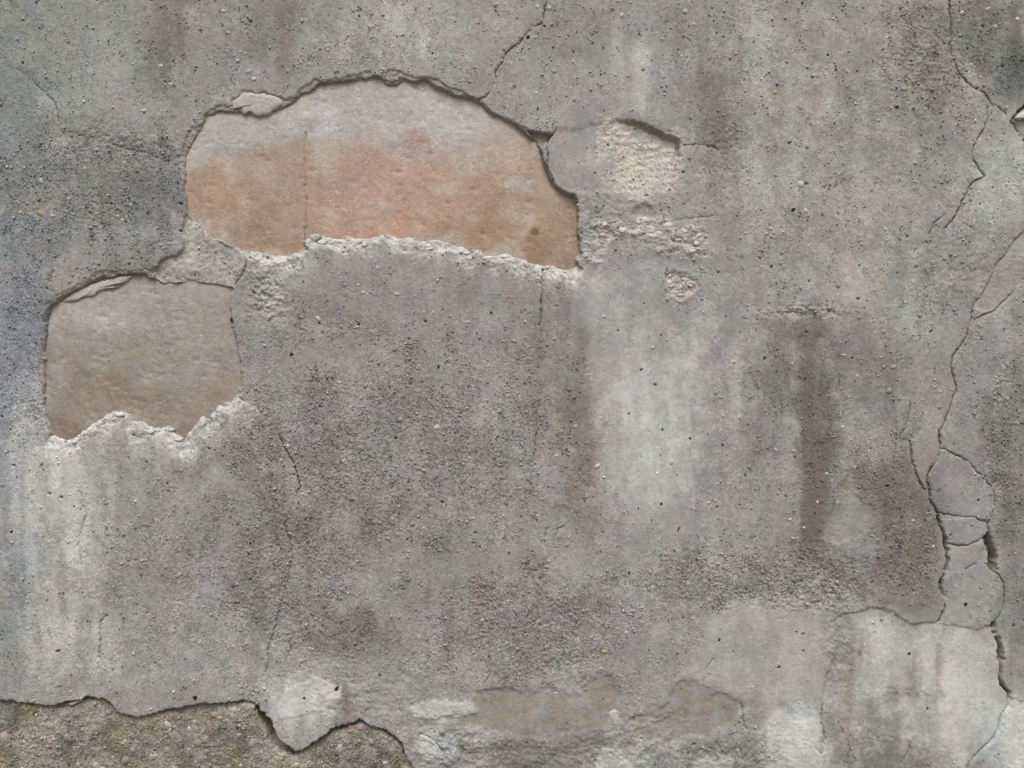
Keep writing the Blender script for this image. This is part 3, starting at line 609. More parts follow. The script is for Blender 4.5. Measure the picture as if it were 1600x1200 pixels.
def tex_noise(nt, co, scale, detail=2.0, rough=0.55):
    n = nt.nodes.new('ShaderNodeTexNoise')
    n.inputs['Scale'].default_value = scale; n.inputs['Detail'].default_value = detail; n.inputs['Roughness'].default_value = rough
    nt.links.new(co, n.inputs['Vector'])
    return n.outputs['Fac']


def ramp(nt, fac, a, b, lo=0.0, hi=1.0):
    n = nt.nodes.new('ShaderNodeMapRange'); n.interpolation_type = 'SMOOTHSTEP'
    nt.links.new(fac, n.inputs['Value'])
    n.inputs['From Min'].default_value = a; n.inputs['From Max'].default_value = b
    n.inputs['To Min'].default_value = lo; n.inputs['To Max'].default_value = hi
    return n.outputs['Result']


def mineral(name, grain=1.0, flecks=1.0, bump=1.0, stretch=1.0):
    """wall skin: stain colour from the surface, sand grain, dark and light flecks, fine relief"""
    m, nt, b = nodes_of(name)
    tc = nt.nodes.new('ShaderNodeTexCoord')
    mp = nt.nodes.new('ShaderNodeMapping'); mp.inputs['Scale'].default_value = (1, 1, stretch)
    nt.links.new(tc.outputs['Object'], mp.inputs['Vector'])
    co = mp.outputs['Vector']
    at = nt.nodes.new('ShaderNodeAttribute'); at.attribute_name = 'stain'
    ar = nt.nodes.new('ShaderNodeAttribute'); ar.attribute_name = 'coarse'
    rg = ar.outputs['Fac']
    vor = nt.nodes.new('ShaderNodeTexVoronoi'); vor.inputs['Scale'].default_value = 230.0
    nt.links.new(co, vor.inputs['Vector'])
    sep = nt.nodes.new('ShaderNodeSeparateColor'); nt.links.new(vor.outputs['Color'], sep.inputs['Color'])
    g1 = math_node(nt, 'MULTIPLY', math_node(nt, 'SUBTRACT', sep.outputs['Red'], 0.5), math_node(nt, 'MULTIPLY', rg, 0.5 * grain))
    n1 = tex_noise(nt, co, 420.0, 2.0, 0.6)
    n2 = tex_noise(nt, co, 130.0, 3.0, 0.6)
    n3 = tex_noise(nt, co, 46.0, 3.0, 0.6)
    g2 = math_node(nt, 'MULTIPLY', math_node(nt, 'SUBTRACT', n1, 0.5), math_node(nt, 'MULTIPLY_ADD', rg, 1.3 * grain, 0.22))
    g3 = math_node(nt, 'MULTIPLY', math_node(nt, 'SUBTRACT', n2, 0.5), 0.42)
    g4 = math_node(nt, 'MULTIPLY', math_node(nt, 'SUBTRACT', n3, 0.5), 0.30)
    s = math_node(nt, 'ADD', math_node(nt, 'ADD', g1, g2), math_node(nt, 'ADD', g3, g4))
    # dark grit flecks and pale sand flecks
    dk = ramp(nt, tex_noise(nt, co, 300.0, 1.0, 0.4), 0.69, 0.75)
    dk = math_node(nt, 'MULTIPLY', dk, math_node(nt, 'MULTIPLY_ADD', rg, 0.34 * flecks, 0.09 * flecks))
    mp2 = nt.nodes.new('ShaderNodeMapping'); mp2.inputs['Location'].default_value = (3.1, 1.7, 5.3)
    nt.links.new(tc.outputs['Object'], mp2.inputs['Vector'])
    lt = ramp(nt, tex_noise(nt, mp2.outputs['Vector'], 260.0, 1.0, 0.4), 0.68, 0.74)
    lt = math_node(nt, 'MULTIPLY', lt, math_node(nt, 'MULTIPLY_ADD', rg, 0.6 * flecks, 0.05 * flecks))
    tot = math_node(nt, 'ADD', math_node(nt, 'SUBTRACT', math_node(nt, 'ADD', s, 1.0), dk), lt)
    mul = nt.nodes.new('ShaderNodeMix'); mul.data_type = 'RGBA'; mul.blend_type = 'MULTIPLY'
    mul.inputs['Factor'].default_value = 1.0
    nt.links.new(at.outputs['Color'], mul.inputs[6])
    cmb = nt.nodes.new('ShaderNodeCombineColor')
    tot = math_node(nt, 'MAXIMUM', tot, 0.12)
    for i in range(3):
        nt.links.new(tot, cmb.inputs[i])
    nt.links.new(cmb.outputs['Color'], mul.inputs[7])
    nt.links.new(mul.outputs[2], b.inputs['Base Color'])
    # fine relief
    hgt = math_node(nt, 'ADD', math_node(nt, 'MULTIPLY', n1, math_node(nt, 'MULTIPLY_ADD', rg, 1.0, 0.25)), math_node(nt, 'MULTIPLY', n2, 0.7))
    hgt = math_node(nt, 'SUBTRACT', hgt, math_node(nt, 'MULTIPLY', dk, 0.9))
    bp = nt.nodes.new('ShaderNodeBump'); bp.inputs['Strength'].default_value = 0.55 * bump; bp.inputs['Distance'].default_value = 0.0022
    nt.links.new(hgt, bp.inputs['Height'])
    nt.links.new(bp.outputs['Normal'], b.inputs['Normal'])
    return m


M_COAT = mineral('weathered_render')
M_BASE = mineral('coarse_base', 1.3, 1.3, 1.2)
M_STONE = mineral('bare_masonry_face', 0.9, 1.8, 0.9, 1.4)


def plain(name, rgb, vary=0.25, scale=300.0, bump=0.5):
    m, nt, b = nodes_of(name)
    tc = nt.nodes.new('ShaderNodeTexCoord')
    oi = nt.nodes.new('ShaderNodeObjectInfo')
    n = tex_noise(nt, tc.outputs['Object'], scale, 3.0, 0.6)
    f = math_node(nt, 'ADD', math_node(nt, 'MULTIPLY', math_node(nt, 'SUBTRACT', n, 0.5), 0.9), math_node(nt, 'MULTIPLY_ADD', oi.outputs['Random'], vary * 2, 1 - vary))
    cmb = nt.nodes.new('ShaderNodeCombineColor')
    c = lin(rgb) * ALB
    for i in range(3):
        nt.links.new(math_node(nt, 'MULTIPLY', f, float(c[i])), cmb.inputs[i])
    nt.links.new(cmb.outputs['Color'], b.inputs['Base Color'])
    bp = nt.nodes.new('ShaderNodeBump'); bp.inputs['Strength'].default_value = bump; bp.inputs['Distance'].default_value = 0.002
    nt.links.new(n, bp.inputs['Height']); nt.links.new(bp.outputs['Normal'], b.inputs['Normal'])
    return m


M_WHITE = plain('fresh_broken_plaster', (195, 193, 188), 0.10, 260.0, 0.7)
M_PEB = {'pale': plain('pale_pebble', (186, 180, 170), 0.12), 'grey': plain('grey_pebble', (150, 145, 138), 0.15), 'tan': plain('tan_pebble', (164, 150, 124), 0.15),
         'pink': plain('pinkish_pebble', (160, 144, 136), 0.1), 'dark': plain('dark_speck', (50, 47, 44), 0.3)}

# ------------------------------------------------------------------ mesh helpers


def add_mesh(name, verts, faces4, mat, parent, colour=None, coarse=None, smooth=True):
    """faces4: (n, 3) or (n, 4) index array"""
    me = bpy.data.meshes.new(name)
    n, k = faces4.shape
    me.vertices.add(len(verts)); me.vertices.foreach_set('co', np.ascontiguousarray(verts, F).ravel())
    me.loops.add(n * k); me.loops.foreach_set('vertex_index', np.ascontiguousarray(faces4, np.int32).ravel())
    me.polygons.add(n)
    me.polygons.foreach_set('loop_start', np.arange(0, n * k, k, dtype=np.int32))
    if smooth:
        me.polygons.foreach_set('use_smooth', np.ones(n, bool))
    if colour is not None:
        a = me.attributes.new('stain', 'FLOAT_COLOR', 'POINT')
        a.data.foreach_set('color', np.concatenate([colour, np.ones((len(colour), 1))], 1).astype(F).ravel())
    if coarse is not None:
        a = me.attributes.new('coarse', 'FLOAT', 'POINT')
        a.data.foreach_set('value', coarse.astype(F))
    me.materials.append(mat)
    me.update(calc_edges=True)
    o = bpy.data.objects.new(name, me)
    COL.objects.link(o)
    o.parent = parent
    return o


def to_world(u, v, h):
    return np.stack([(u - 800.0) / PXM, -h / PXM, ZB + (1200.0 - v) / PXM], 1)


# ------------------------------------------------------------------ ground
g_n = 60
gx = np.linspace(-30, 30, g_n, dtype=F); gy = np.linspace(-40, 0.2, g_n, dtype=F)
GX, GY = np.meshgrid(gx, gy)
gv = np.stack([GX.ravel(), GY.ravel(), 0.015 * noise(GX.ravel(), GY.ravel(), 1.7, seed=3)], 1)
gi = (np.arange(g_n - 1)[:, None] * g_n + np.arange(g_n - 1)[None, :]).ravel()
gf = np.stack([gi, gi + 1, gi + g_n + 1, gi + g_n], 1)
M_GROUND = plain('trodden_earth', (128, 120, 108), 0.0, 9.0, 0.6)
ground = add_mesh('ground', gv, gf, M_GROUND, None)
ground['kind'] = 'structure'

# ------------------------------------------------------------------ the wall
wall = bpy.data.objects.new('plastered_wall', None)
COL.objects.link(wall)
wall['label'] = 'weathered grey rendered wall with cracks, stains and plaster fallen from three holes'
wall['category'] = 'wall'
wall['kind'] = 'thing'

ii = (np.arange(NV - 1)[:, None] * NU + np.arange(NU - 1)[None, :]).ravel()
QUADS = np.stack([ii, ii + NU, ii + NU + 1, ii + 1], 1)
fu = (CU[QUADS[:, 0]] + CU[QUADS[:, 2]]) * 0.5
fv = (CV[QUADS[:, 0]] + CV[QUADS[:, 2]]) * 0.5
REG = np.zeros(len(QUADS), np.int8)


def claim(poly, k, only=None):
    m = subset(poly, fu, fv, 1)
    t = np.zeros(len(fu), bool)
    t[m] = inside(poly, fu[m], fv[m])
    if only is not None:
        t &= np.isin(REG, only)
    REG[t] = k


claim(RIGHT, 1)
claim(PATCH, 2, [0])
claim(WEDGE, 3, [0])
claim(SLAB, 4)
sl = REG == 4
v1 = np.interp(fu, [p[0] for p in C10], [p[1] for p in C10])
v2 = np.interp(fu, [p[0] for p in C10b], [p[1] for p in C10b])
REG[sl & (fv > v1)] = 5
REG[sl & (fv > v2)] = 6
claim(BASE, 7, [0])
claim(LEDGE, 8, [0])
# nothing of the render is left deep inside the two big holes
gone = (np.maximum(HOLES[0], HOLES[1])[QUADS] > 4.5).all(1)
REG[gone] = -1

ALBEDO = lin(Cc) * ALB
VERTS = to_world(MU, MV, H)
PANELS = [(0, 'render_coat', M_COAT, None), (1, 'render_coat', M_COAT, 'darker strip of render beyond the long crack'),
          (2, 'repair_patch', M_COAT, 'smoother pale patch of render in the lower corner'),
          (3, 'render_chip', M_COAT, None), (4, 'loose_slab', M_COAT, 'domed top piece of the cracked loose slab'),
          (5, 'loose_slab', M_COAT, 'narrow middle piece of the cracked loose slab'), (6, 'loose_slab', M_COAT, 'lower piece of the cracked loose slab'),
          (7, 'concrete_base', M_BASE, 'coarse brownish gravel concrete under the ragged lower edge'),
          (8, 'undercoat_ledge', M_COAT, 'pale undercoat showing between the two big holes')]
for k, nm, mat, lab in PANELS:
    q = QUADS[REG == k]
    idx, inv = np.unique(q, return_inverse=True)
    o = add_mesh(nm, VERTS[idx], inv.reshape(-1, 4), mat, wall, ALBEDO[idx], ROUGH[idx])
    if lab:
        o['label'] = lab

# back of the wall: one closed core behind the skin
bx0, bx1 = (AU[0] - 800) / PXM, (AU[-1] - 800) / PXM
bz0, bz1 = ZB + (1200 - AV[-1]) / PXM, ZB + (1200 - AV[0]) / PXM
cv = np.array([(x, y, z) for y in (0.055, 0.40) for x in (bx0, bx1) for z in (bz0, bz1)], F)
cf = np.array([(0, 1, 3, 2), (4, 6, 7, 5), (0, 2, 6, 4), (1, 5, 7, 3), (0, 4, 5, 1), (2, 3, 7, 6)])
M_CORE = plain('wall_core', (120, 112, 100), 0.0, 30.0, 0.5)
add_mesh('masonry_core', cv, cf, M_CORE, wall, smooth=False)


# ------------------------------------------------------------------ bared masonry in the two big holes
def bared(poly, D, base, stains, seed, dip):
    xs = [p[0] for p in poly]; ys = [p[1] for p in poly]
    au = np.arange(min(xs) - 9, max(xs) + 9, 1.9, dtype=F); av = np.arange(min(ys) - 9, max(ys) + 9, 1.9, dtype=F)
    nu, nv = len(au), len(av)
    u, v = np.meshgrid(au, av); u = u.ravel(); v = v.ravel()
    brk = fbm(u, v, 60, 4, 0.6, seed=seed)
    c = np.zeros((len(u), 3), F) + np.array(base, F)
    for s in stains:
        paint(c, u, v, *s, brk)
    c += (c.mean(1, keepdims=True) - c) * (0.22 if seed < 250 else 0.46) + np.array((-1, 1.0, 2.0) if seed < 250 else (-0.5, 0.6, 0.8), F)
    c += (5.0 * brk + 4 * noise(u * 0.8 + v * 0.6, v * 0.8 - u * 0.6, 20, 9, seed=seed + 5))[:, None]
    c += fbm(u, v, 34, 3, 0.6, seed=seed + 9)[:, None] * np.array((3.0, 0, -3.0), F)
    h = -D + 1.8 * noise(u, v, 120, seed=seed + 1) + 0.7 * noise(u, v, 50, seed=seed + 2) + 0.16 * noise(u, v, 15, 11, seed=seed + 3) + 0.16 * noise(u, v, 5, seed=seed + 4)
    scr = np.abs(noise(u * 0.8 + v * 0.6, v * 0.8 - u * 0.6, 44, 5, seed=seed + 7))
    h -= 0.55 * (1 - sst(0.0, 0.12, scr)) * sst(0.0, 0.5, noise(u, v, 50, seed=seed + 8))
    h += 0.5 * noise(u, v, 24, seed=seed + 11) * sst(0, .4, noise(u, v, 80, seed=seed + 12))
    c += 5.0 * noise(u, v, 9, seed=seed + 13)[:, None] + 4.0 * noise(u * 0.8 + v * 0.6, v * 0.8 - u * 0.6, 34, 15, seed=seed + 14)[:, None]
    sdp, low, _ = signed(poly, u, v, 30)
    h -= dip * np.exp(-np.maximum(sdp, 0) / 5.0) * (low < 0.2)
    # little scoops and nicks
    for q in range(200):
        r = random.Random(seed * 100 + q)
        pu, pv, rr = r.uniform(min(xs), max(xs)), r.uniform(min(ys), max(ys)), r.uniform(1.1, 3.6)
        h -= rr * 0.32 * np.exp(-(((u - pu) / (rr * r.uniform(0.9, 2.2))) ** 2 + ((v - pv) / rr) ** 2))
    rough = np.clip(0.32 + 0.35 * noise(u, v, 30, seed=seed + 6), 0.05, 0.9)
    i = (np.arange(nv - 1)[:, None] * nu + np.arange(nu - 1)[None, :]).ravel()
    f = np.stack([i, i + nu, i + nu + 1, i + 1], 1)
    keep = (sdp[f] > -9).any(1)
    return u, v, h, c, rough, f[keep]


S1 = [(600, 170, 330, 60, (180, 171, 163), .85), (495, 185, 30, 24, (194, 190, 189), .75), (655, 150, 40, 24, (190, 184, 178), .6), (700, 190, 60, 30, (190, 185, 181), .7),
      (770, 170, 60, 30, (186, 172, 160), .5), (340, 215, 60, 34, (170, 166, 161), .85), (310, 225, 18, 50, (176, 172, 165), .7), (420, 190, 60, 16, (166, 163, 161), .7),
      (330, 300, 60, 60, (176, 142, 117), .75), (440, 275, 60, 66, (166, 140, 118), .6), (430, 355, 60, 46, (162, 134, 110), .6), (380, 370, 60, 24, (160, 128, 102), .6),
      (620, 290, 130, 66, (184, 146, 128), .8), (570, 340, 90, 40, (186, 148, 125), .5), (640, 345, 40, 26, (192, 142, 118), .5), (740, 320, 90, 60, (176, 144, 118), .6),
      (760, 365, 60, 30, (160, 126, 98), .6), (860, 350, 45, 60, (164, 134, 106), .75), (870, 400, 40, 24, (156, 124, 96), .7), (850, 290, 36, 40, (172, 140, 114), .5),
      (810, 285, 26, 10, (190, 180, 170), .6), (800, 235, 50, 30, (184, 160, 140), .6), (540, 260, 40, 40, (176, 152, 134), .4), (590, 368, 60, 8, (196, 138, 112), .5),
      (835, 358, 7, 7, (124, 92, 70), .8), (690, 240, 50, 20, (182, 168, 158), .4)]
u, v, h, c, r, f = bared(HOLE1, 7.4, (178, 160, 145), S1, 201, 0.8)
gb = sst(-2.5, 3.0, signed(GREYBAND, u + 5 * noise(u, v, 30, seed=7) + 2 * noise(u, v, 8, seed=8), v + 5 * noise(u, v, 30, seed=9), 30)[0])
c += (np.array((172, 169, 164), F) + 7 * noise(u, v, 40, seed=12)[:, None] - c) * (gb * .85)[:, None]
d17, _, _ = seg_dist(C17, u + 1.2 * noise(u, v, 9, seed=5), v, False)
h -= 2.8 * (1 - sst(0.4, 1.6, d17)) * np.clip(0.75 + noise(u, v, 26, seed=4), 0.1, 1)
mid = u[f].mean(1) < np.interp(v[f].mean(1), [p[1] for p in C17], [p[0] for p in C17])
for sel, lab in ((mid, 'brown and grey masonry face, left of the hairline joint'), (~mid, 'orange and pale masonry face bared in the big upper hole')):
    q = f[sel]
    idx, inv = np.unique(q, return_inverse=True)
    o = add_mesh('bare_masonry', to_world(u, v, h)[idx], inv.reshape(-1, 4), M_STONE, wall, (lin(c) * ALB)[idx], r[idx])
    o['label'] = lab
S2 = [(220, 475, 200, 52, (170, 158, 147), .8), (120, 505, 80, 36, (178, 171, 162), .8), (90, 540, 20, 50, (168, 158, 145), .6), (300, 520, 80, 60, (163, 146, 128), .6),
      (170, 560, 120, 50, (159, 141, 122), .7), (120, 630, 70, 60, (152, 127, 102), .7), (260, 630, 90, 50, (155, 130, 106), .7), (330, 610, 50, 30, (166, 134, 110), .6),
      (280, 580, 60, 40, (160, 144, 130), .5), (150, 500, 50, 14, (182, 174, 162), .5), (285, 675, 20, 14, (146, 112, 88), .6), (95, 675, 24, 16, (146, 115, 92), .6)]
u, v, h, c, r, f = bared(HOLE2, 7.0, (162, 149, 135), S2, 301, 0.8)
idx, inv = np.unique(f, return_inverse=True)
o = add_mesh('bare_masonry', to_world(u, v, h)[idx], inv.reshape(-1, 4), M_STONE, wall, (lin(c) * ALB)[idx], r[idx])
o['label'] = 'tan masonry face bared in the lower hole'


# ------------------------------------------------------------------ flakes, crumbs, pebbles, grains
def h_at(pu, pv):
    a = int(np.clip(np.searchsorted(AU, pu), 0, NU - 1)); b = int(np.clip(np.searchsorted(AV, pv), 0, NV - 1))
    return float(H[b * NU + a])


def flake(outline, h0, thick, seed, mat=M_WHITE, label=None, tilt=(0, 0)):
    """a broken plate of plaster with a ragged outline, a domed face and real thickness"""
    rr = random.Random(seed)
    pts = []
    n = len(outline)
    for i in range(n):
        (ax, ay), (bx, by) = outline[i], outline[(i + 1) % n]
        L = math.hypot(bx - ax, by - ay); k = max(1, int(L / 3.0))
        for q in range(k):
            t = q / k
            j = 0.9 if q else 0.2
            pts.append((ax + (bx - ax) * t + rr.uniform(-j, j), ay + (by - ay) * t + rr.uniform(-j, j)))
    cx = sum(p[0] for p in pts) / len(pts); cy = sum(p[1] for p in pts) / len(pts)
    P = np.array(pts, F); N = len(P)
    rings = []
    for (s, hh) in ((1.0, -thick - 3), (1.0, -0.35 * thick), (0.95, 0.0), (0.7, 0.4), (0.35, 0.6)):
        q = np.array((cx, cy), F) + (P - (cx, cy)) * s
        wob = 0.8 * noise(q[:, 0].astype(F), q[:, 1].astype(F), 9, seed=seed) + 0.5 * noise(q[:, 0].astype(F), q[:, 1].astype(F), 4, seed=seed + 1)
        rings.append(to_world(q[:, 0], q[:, 1], h0 + hh + wob * (0.5 if s > 0.9 else 0.22) * (hh > -1) + tilt[0] * (q[:, 0] - cx) + tilt[1] * (q[:, 1] - cy)))
    verts = np.concatenate(rings + [to_world(np.array([cx]), np.array([cy]), np.array([h0 + 0.7]))])
    faces = []
    for k in range(4):
        for i in range(N):
            a, b2 = k * N + i, k * N + (i + 1) % N
            faces.append((a, a + N, b2)); faces.append((b2, a + N, b2 + N))
    for i in range(N):
        faces.append((4 * N + i, 5 * N, 4 * N + (i + 1) % N))
    o = add_mesh('plaster_flake', verts, np.array(faces), mat, wall, smooth=False)
    if label:
        o['label'] = label
    return o


M_FLAKE = plain('old_pale_plaster', (178, 175, 168), 0.05, 230.0, 1.0)
flake([(361, 157), (372, 150), (380, 142), (398, 145), (410, 144), (421, 147), (436, 152), (440, 162), (428, 170), (418, 178), (400, 180), (389, 173), (380, 178), (371, 169), (362, 170)],
      -3.2, 5, 11, M_FLAKE, 'pale flake left hanging at the top edge of the upper hole')
flake([(97, 471), (103, 462), (122, 452), (142, 443), (166, 436), (192, 430), (206, 430), (196, 438), (181, 448), (157, 452), (148, 456), (145, 462), (126, 463), (114, 470)],
      -4.6, 4, 12, M_FLAKE, 'pale flake along the top edge of the lower hole')
flake([(484, 366), (497, 366), (502, 369), (492, 377), (484, 374)], -1.0, 3, 13, M_WHITE, 'white chip standing on the lower rim of the upper hole', (0.1, -0.2))
flake([(473, 376), (482, 372), (487, 379), (478, 382)], -3.0, 3, 14)
flake([(600, 128), (606, 110), (618, 107), (632, 116), (628, 124), (618, 131), (610, 132)], -3.6, 4, 15, plain('dull_broken_edge', (156, 146, 136), 0.05, 200.0, 0.8))
flake([(672, 126), (690, 131), (706, 140), (718, 146), (712, 149), (694, 141), (678, 135)], -3.8, 4, 16, bpy.data.materials['dull_broken_edge'])
flake([(868, 268), (878, 274), (888, 286), (892, 296), (880, 296), (870, 286)], -3.4, 4, 17, M_FLAKE)
flake([(655, 1153), (668, 1152), (680, 1160), (690, 1172), (684, 1184), (668, 1186), (656, 1178)], -0.5, 4, 18, plain('pale_stone_chip', (174, 174, 168), 0.05, 150.0, 0.9),
      'pale chip beside the coarse base')
flake([(372, 1101), (388, 1098), (398, 1102), (397, 1110), (382, 1107)], -3.0, 4, 19, M_FLAKE)
flake([(1586, 184), (1596, 176), (1614, 168), (1622, 178), (1606, 184), (1592, 186)], 1.0, 4, 20, M_WHITE, 'white chip in the crack at the edge of the view')
flake([(936, 1178), (944, 1170), (956, 1172), (966, 1180), (980, 1190), (974, 1200), (952, 1204), (934, 1196)], -0.6, 5, 21, M_FLAKE)
flake([(955, 352), (966, 349), (974, 353), (972, 361), (958, 363)], 2.0, 3, 22, M_WHITE)
flake([(950, 1114), (960, 1108), (973, 1116), (972, 1134), (960, 1134)], 0.5, 3, 23, M_FLAKE)
flake([(101, 1101), (118, 1096), (130, 1094), (116, 1101), (108, 1103)], -2.0, 4, 24, M_FLAKE)


rc = random.Random(31)
nf = 0
while nf < 34:
    cu, cv_ = (rc.uniform(908, 1106), rc.uniform(340, 422)) if nf < 26 else (rc.uniform(1042, 1084), rc.uniform(428, 462))
    tu, tv = np.array([cu], F), np.array([cv_], F)
    if nf < 26 and signed(LUMP, tu, tv, 40)[0][0] < 1:
        continue
    rx, ry = rc.uniform(3, 9), rc.uniform(2.5, 6); k = rc.randint(5, 7); ph = rc.uniform(0, 6)
    out = [(cu + rx * rc.uniform(.6, 1.15) * math.cos(ph + 6.283 * e / k), cv_ + ry * rc.uniform(.6, 1.15) * math.sin(ph + 6.283 * e / k)) for e in range(k)]
    flake(out, h_at(cu, cv_) + rc.uniform(0.2, 1.0), 1.6, rc.randint(100, 9999), rc.choice([M_WHITE, M_WHITE, M_FLAKE, M_FLAKE, M_FLAKE]), None, (rc.uniform(-.1, .1), rc.uniform(0, .2)))
    nf += 1


def rock_mesh(name, seed, mat, sub=1, flat=0.6):
    """an irregular lump of unit radius from a jittered icosphere"""
    t = (1 + 5 ** 0.5) / 2
    vs_ = [(-1, t, 0), (1, t, 0), (-1, -t, 0), (1, -t, 0), (0, -1, t), (0, 1, t), (0, -1, -t), (0, 1, -t), (t, 0, -1), (t, 0, 1), (-t, 0, -1), (-t, 0, 1)]
    fs = [(0, 11, 5), (0, 5, 1), (0, 1, 7), (0, 7, 10), (0, 10, 11), (1, 5, 9), (5, 11, 4), (11, 10, 2), (10, 7, 6), (7, 1, 8), (3, 9, 4), (3, 4, 2), (3, 2, 6), (3, 6, 8), (3, 8, 9),
          (4, 9, 5), (2, 4, 11), (6, 2, 10), (8, 6, 7), (9, 8, 1)]
    vs_ = [np.array(p) / np.linalg.norm(p) for p in vs_]
    for _ in range(sub):
        cache, nf = {}, []
        def midp(a, b):
            k = (min(a, b), max(a, b))
            if k not in cache:
                p = vs_[a] + vs_[b]; vs_.append(p / np.linalg.norm(p)); cache[k] = len(vs_) - 1
            return cache[k]
        for a, b, c_ in fs:
            x, y, z = midp(a, b), midp(b, c_), midp(c_, a)
            nf += [(a, x, z), (b, y, x), (c_, z, y), (x, y, z)]
        fs = nf
    r = random.Random(seed)
    ax = np.array([r.uniform(0.8, 1.2), flat, r.uniform(0.7, 1.1)])
    P = np.array([p * ax * r.uniform(0.82, 1.12) for p in vs_], F)
    me = bpy.data.meshes.new(name)
    me.from_pydata([tuple(p) for p in P], [], fs)
    me.materials.append(mat)
    if sub and name == 'pebble':
        me.polygons.foreach_set('use_smooth', np.ones(len(fs), bool))
    return me


def place(me, name, pu, pv, h, size, rot, squash=1.0):
    o = bpy.data.objects.new(name, me)
    COL.objects.link(o)
    o.parent = wall
    o.location = W(pu, pv, h)
    s = size / PXM
    o.scale = (s * squash, s, s)
    o.rotation_euler = (0, rot, 0)
    return o


R = random.Random(5)
PEB = {k: [rock_mesh('pebble', 40 + 7 * i + len(k), m, 1, 0.55) for i in range(3)] for k, m in M_PEB.items()}
PALE_AT = [(590, 419, 5), (567, 457, 4), (620, 459, 5), (497, 498, 5), (662, 487, 3), (677, 488, 3), (731, 503, 4), (682, 668, 6), (450, 697, 4.5), (440, 719, 4), (537, 720, 6), (560, 719, 3.2),
           (614, 809, 3.2), (933, 728, 5.5), (898, 666, 3), (869, 712, 4), (815, 694, 4), (1020, 543, 4), (943, 495, 4), (1049, 722, 5), (837, 57, 4), (867, 110, 6), (895, 95, 3.5), (858, 10, 4), (840, 8, 4),
           (972, 22, 5), (1071, 18, 6), (1084, 38, 4), (1065, 88, 3), (1002, 51, 3), (1036, 60, 3), (838, 145, 3.5), (1558, 40, 4.5), (1572, 16, 4), (1592, 28, 4), (1486, 10, 4.5), (1505, 18, 5),
           (1534, 119, 3.5), (1252, 288, 7.5), (1259, 329, 5), (224, 172, 4.5), (350, 18, 4), (357, 51, 4), (375, 80, 3), (383, 82, 3), (388, 110, 5), (395, 122, 5), (265, 130, 4.5), (250, 102, 4),
           (30, 331, 3.5), (82, 337, 4), (107, 311, 3.5), (72, 322, 3), (205, 320, 3), (185, 338, 3.5), (193, 344, 3), (132, 263, 4), (63, 282, 4.5), (194, 254, 4), (212, 186, 3), (1414, 472, 3.5),
           (1340, 588, 3.5), (1317, 555, 3.5), (1238, 568, 3), (1316, 667, 3.5), (903, 1000, 4.5), (978, 988, 4), (868, 1084, 4), (938, 1045, 3), (998, 1092, 3), (373, 1148, 4), (317, 1142, 3), (123, 1194, 4.5),
           (1213, 703, 4), (1291, 740, 4), (1277, 785, 4), (1335, 730, 3), (1235, 812, 3.5), (1257, 825, 3), (1180, 846, 4), (1130, 650, 4.5), (1155, 652, 4), (1123, 756, 3), (850, 950, 3), (560, 445, 3),
           (855, 776, 3), (838, 772, 3), (841, 806, 3.5), (1310, 786, 3), (1428, 814, 3), (1461, 855, 3), (1470, 612, 3), (1407, 647, 3), (1384, 60, 3), (1412, 150, 4), (1546, 12, 4), (1520, 100, 4)]
GREY_AT = [(625, 655, 5), (545, 719, 4), (645, 818, 6), (390, 493, 5), (1036, 121, 3), (865, 108, 4), (1005, 108, 4), (1430, 414, 5.5), (1436, 493, 5), (1310, 447, 5), (1395, 573, 5), (165, 786, 5), (1388, 610, 6),
           (95, 1070, 5), (232, 768, 4), (260, 886, 6), (1240, 705, 4), (888, 705, 4)]
TAN_AT = [(62, 333, 7), (1412, 139, 6), (945, 1018, 5.5), (335, 1118, 9), (671, 651, 4), (565, 700, 5), (1210, 145, 5), (965, 72, 4), (343, 1122, 5), (905, 975, 4)]
PINK_AT = [(563, 1138, 9), (690, 1143, 7), (575, 1104, 4), (1470, 636, 5), (1052, 372, 5)]
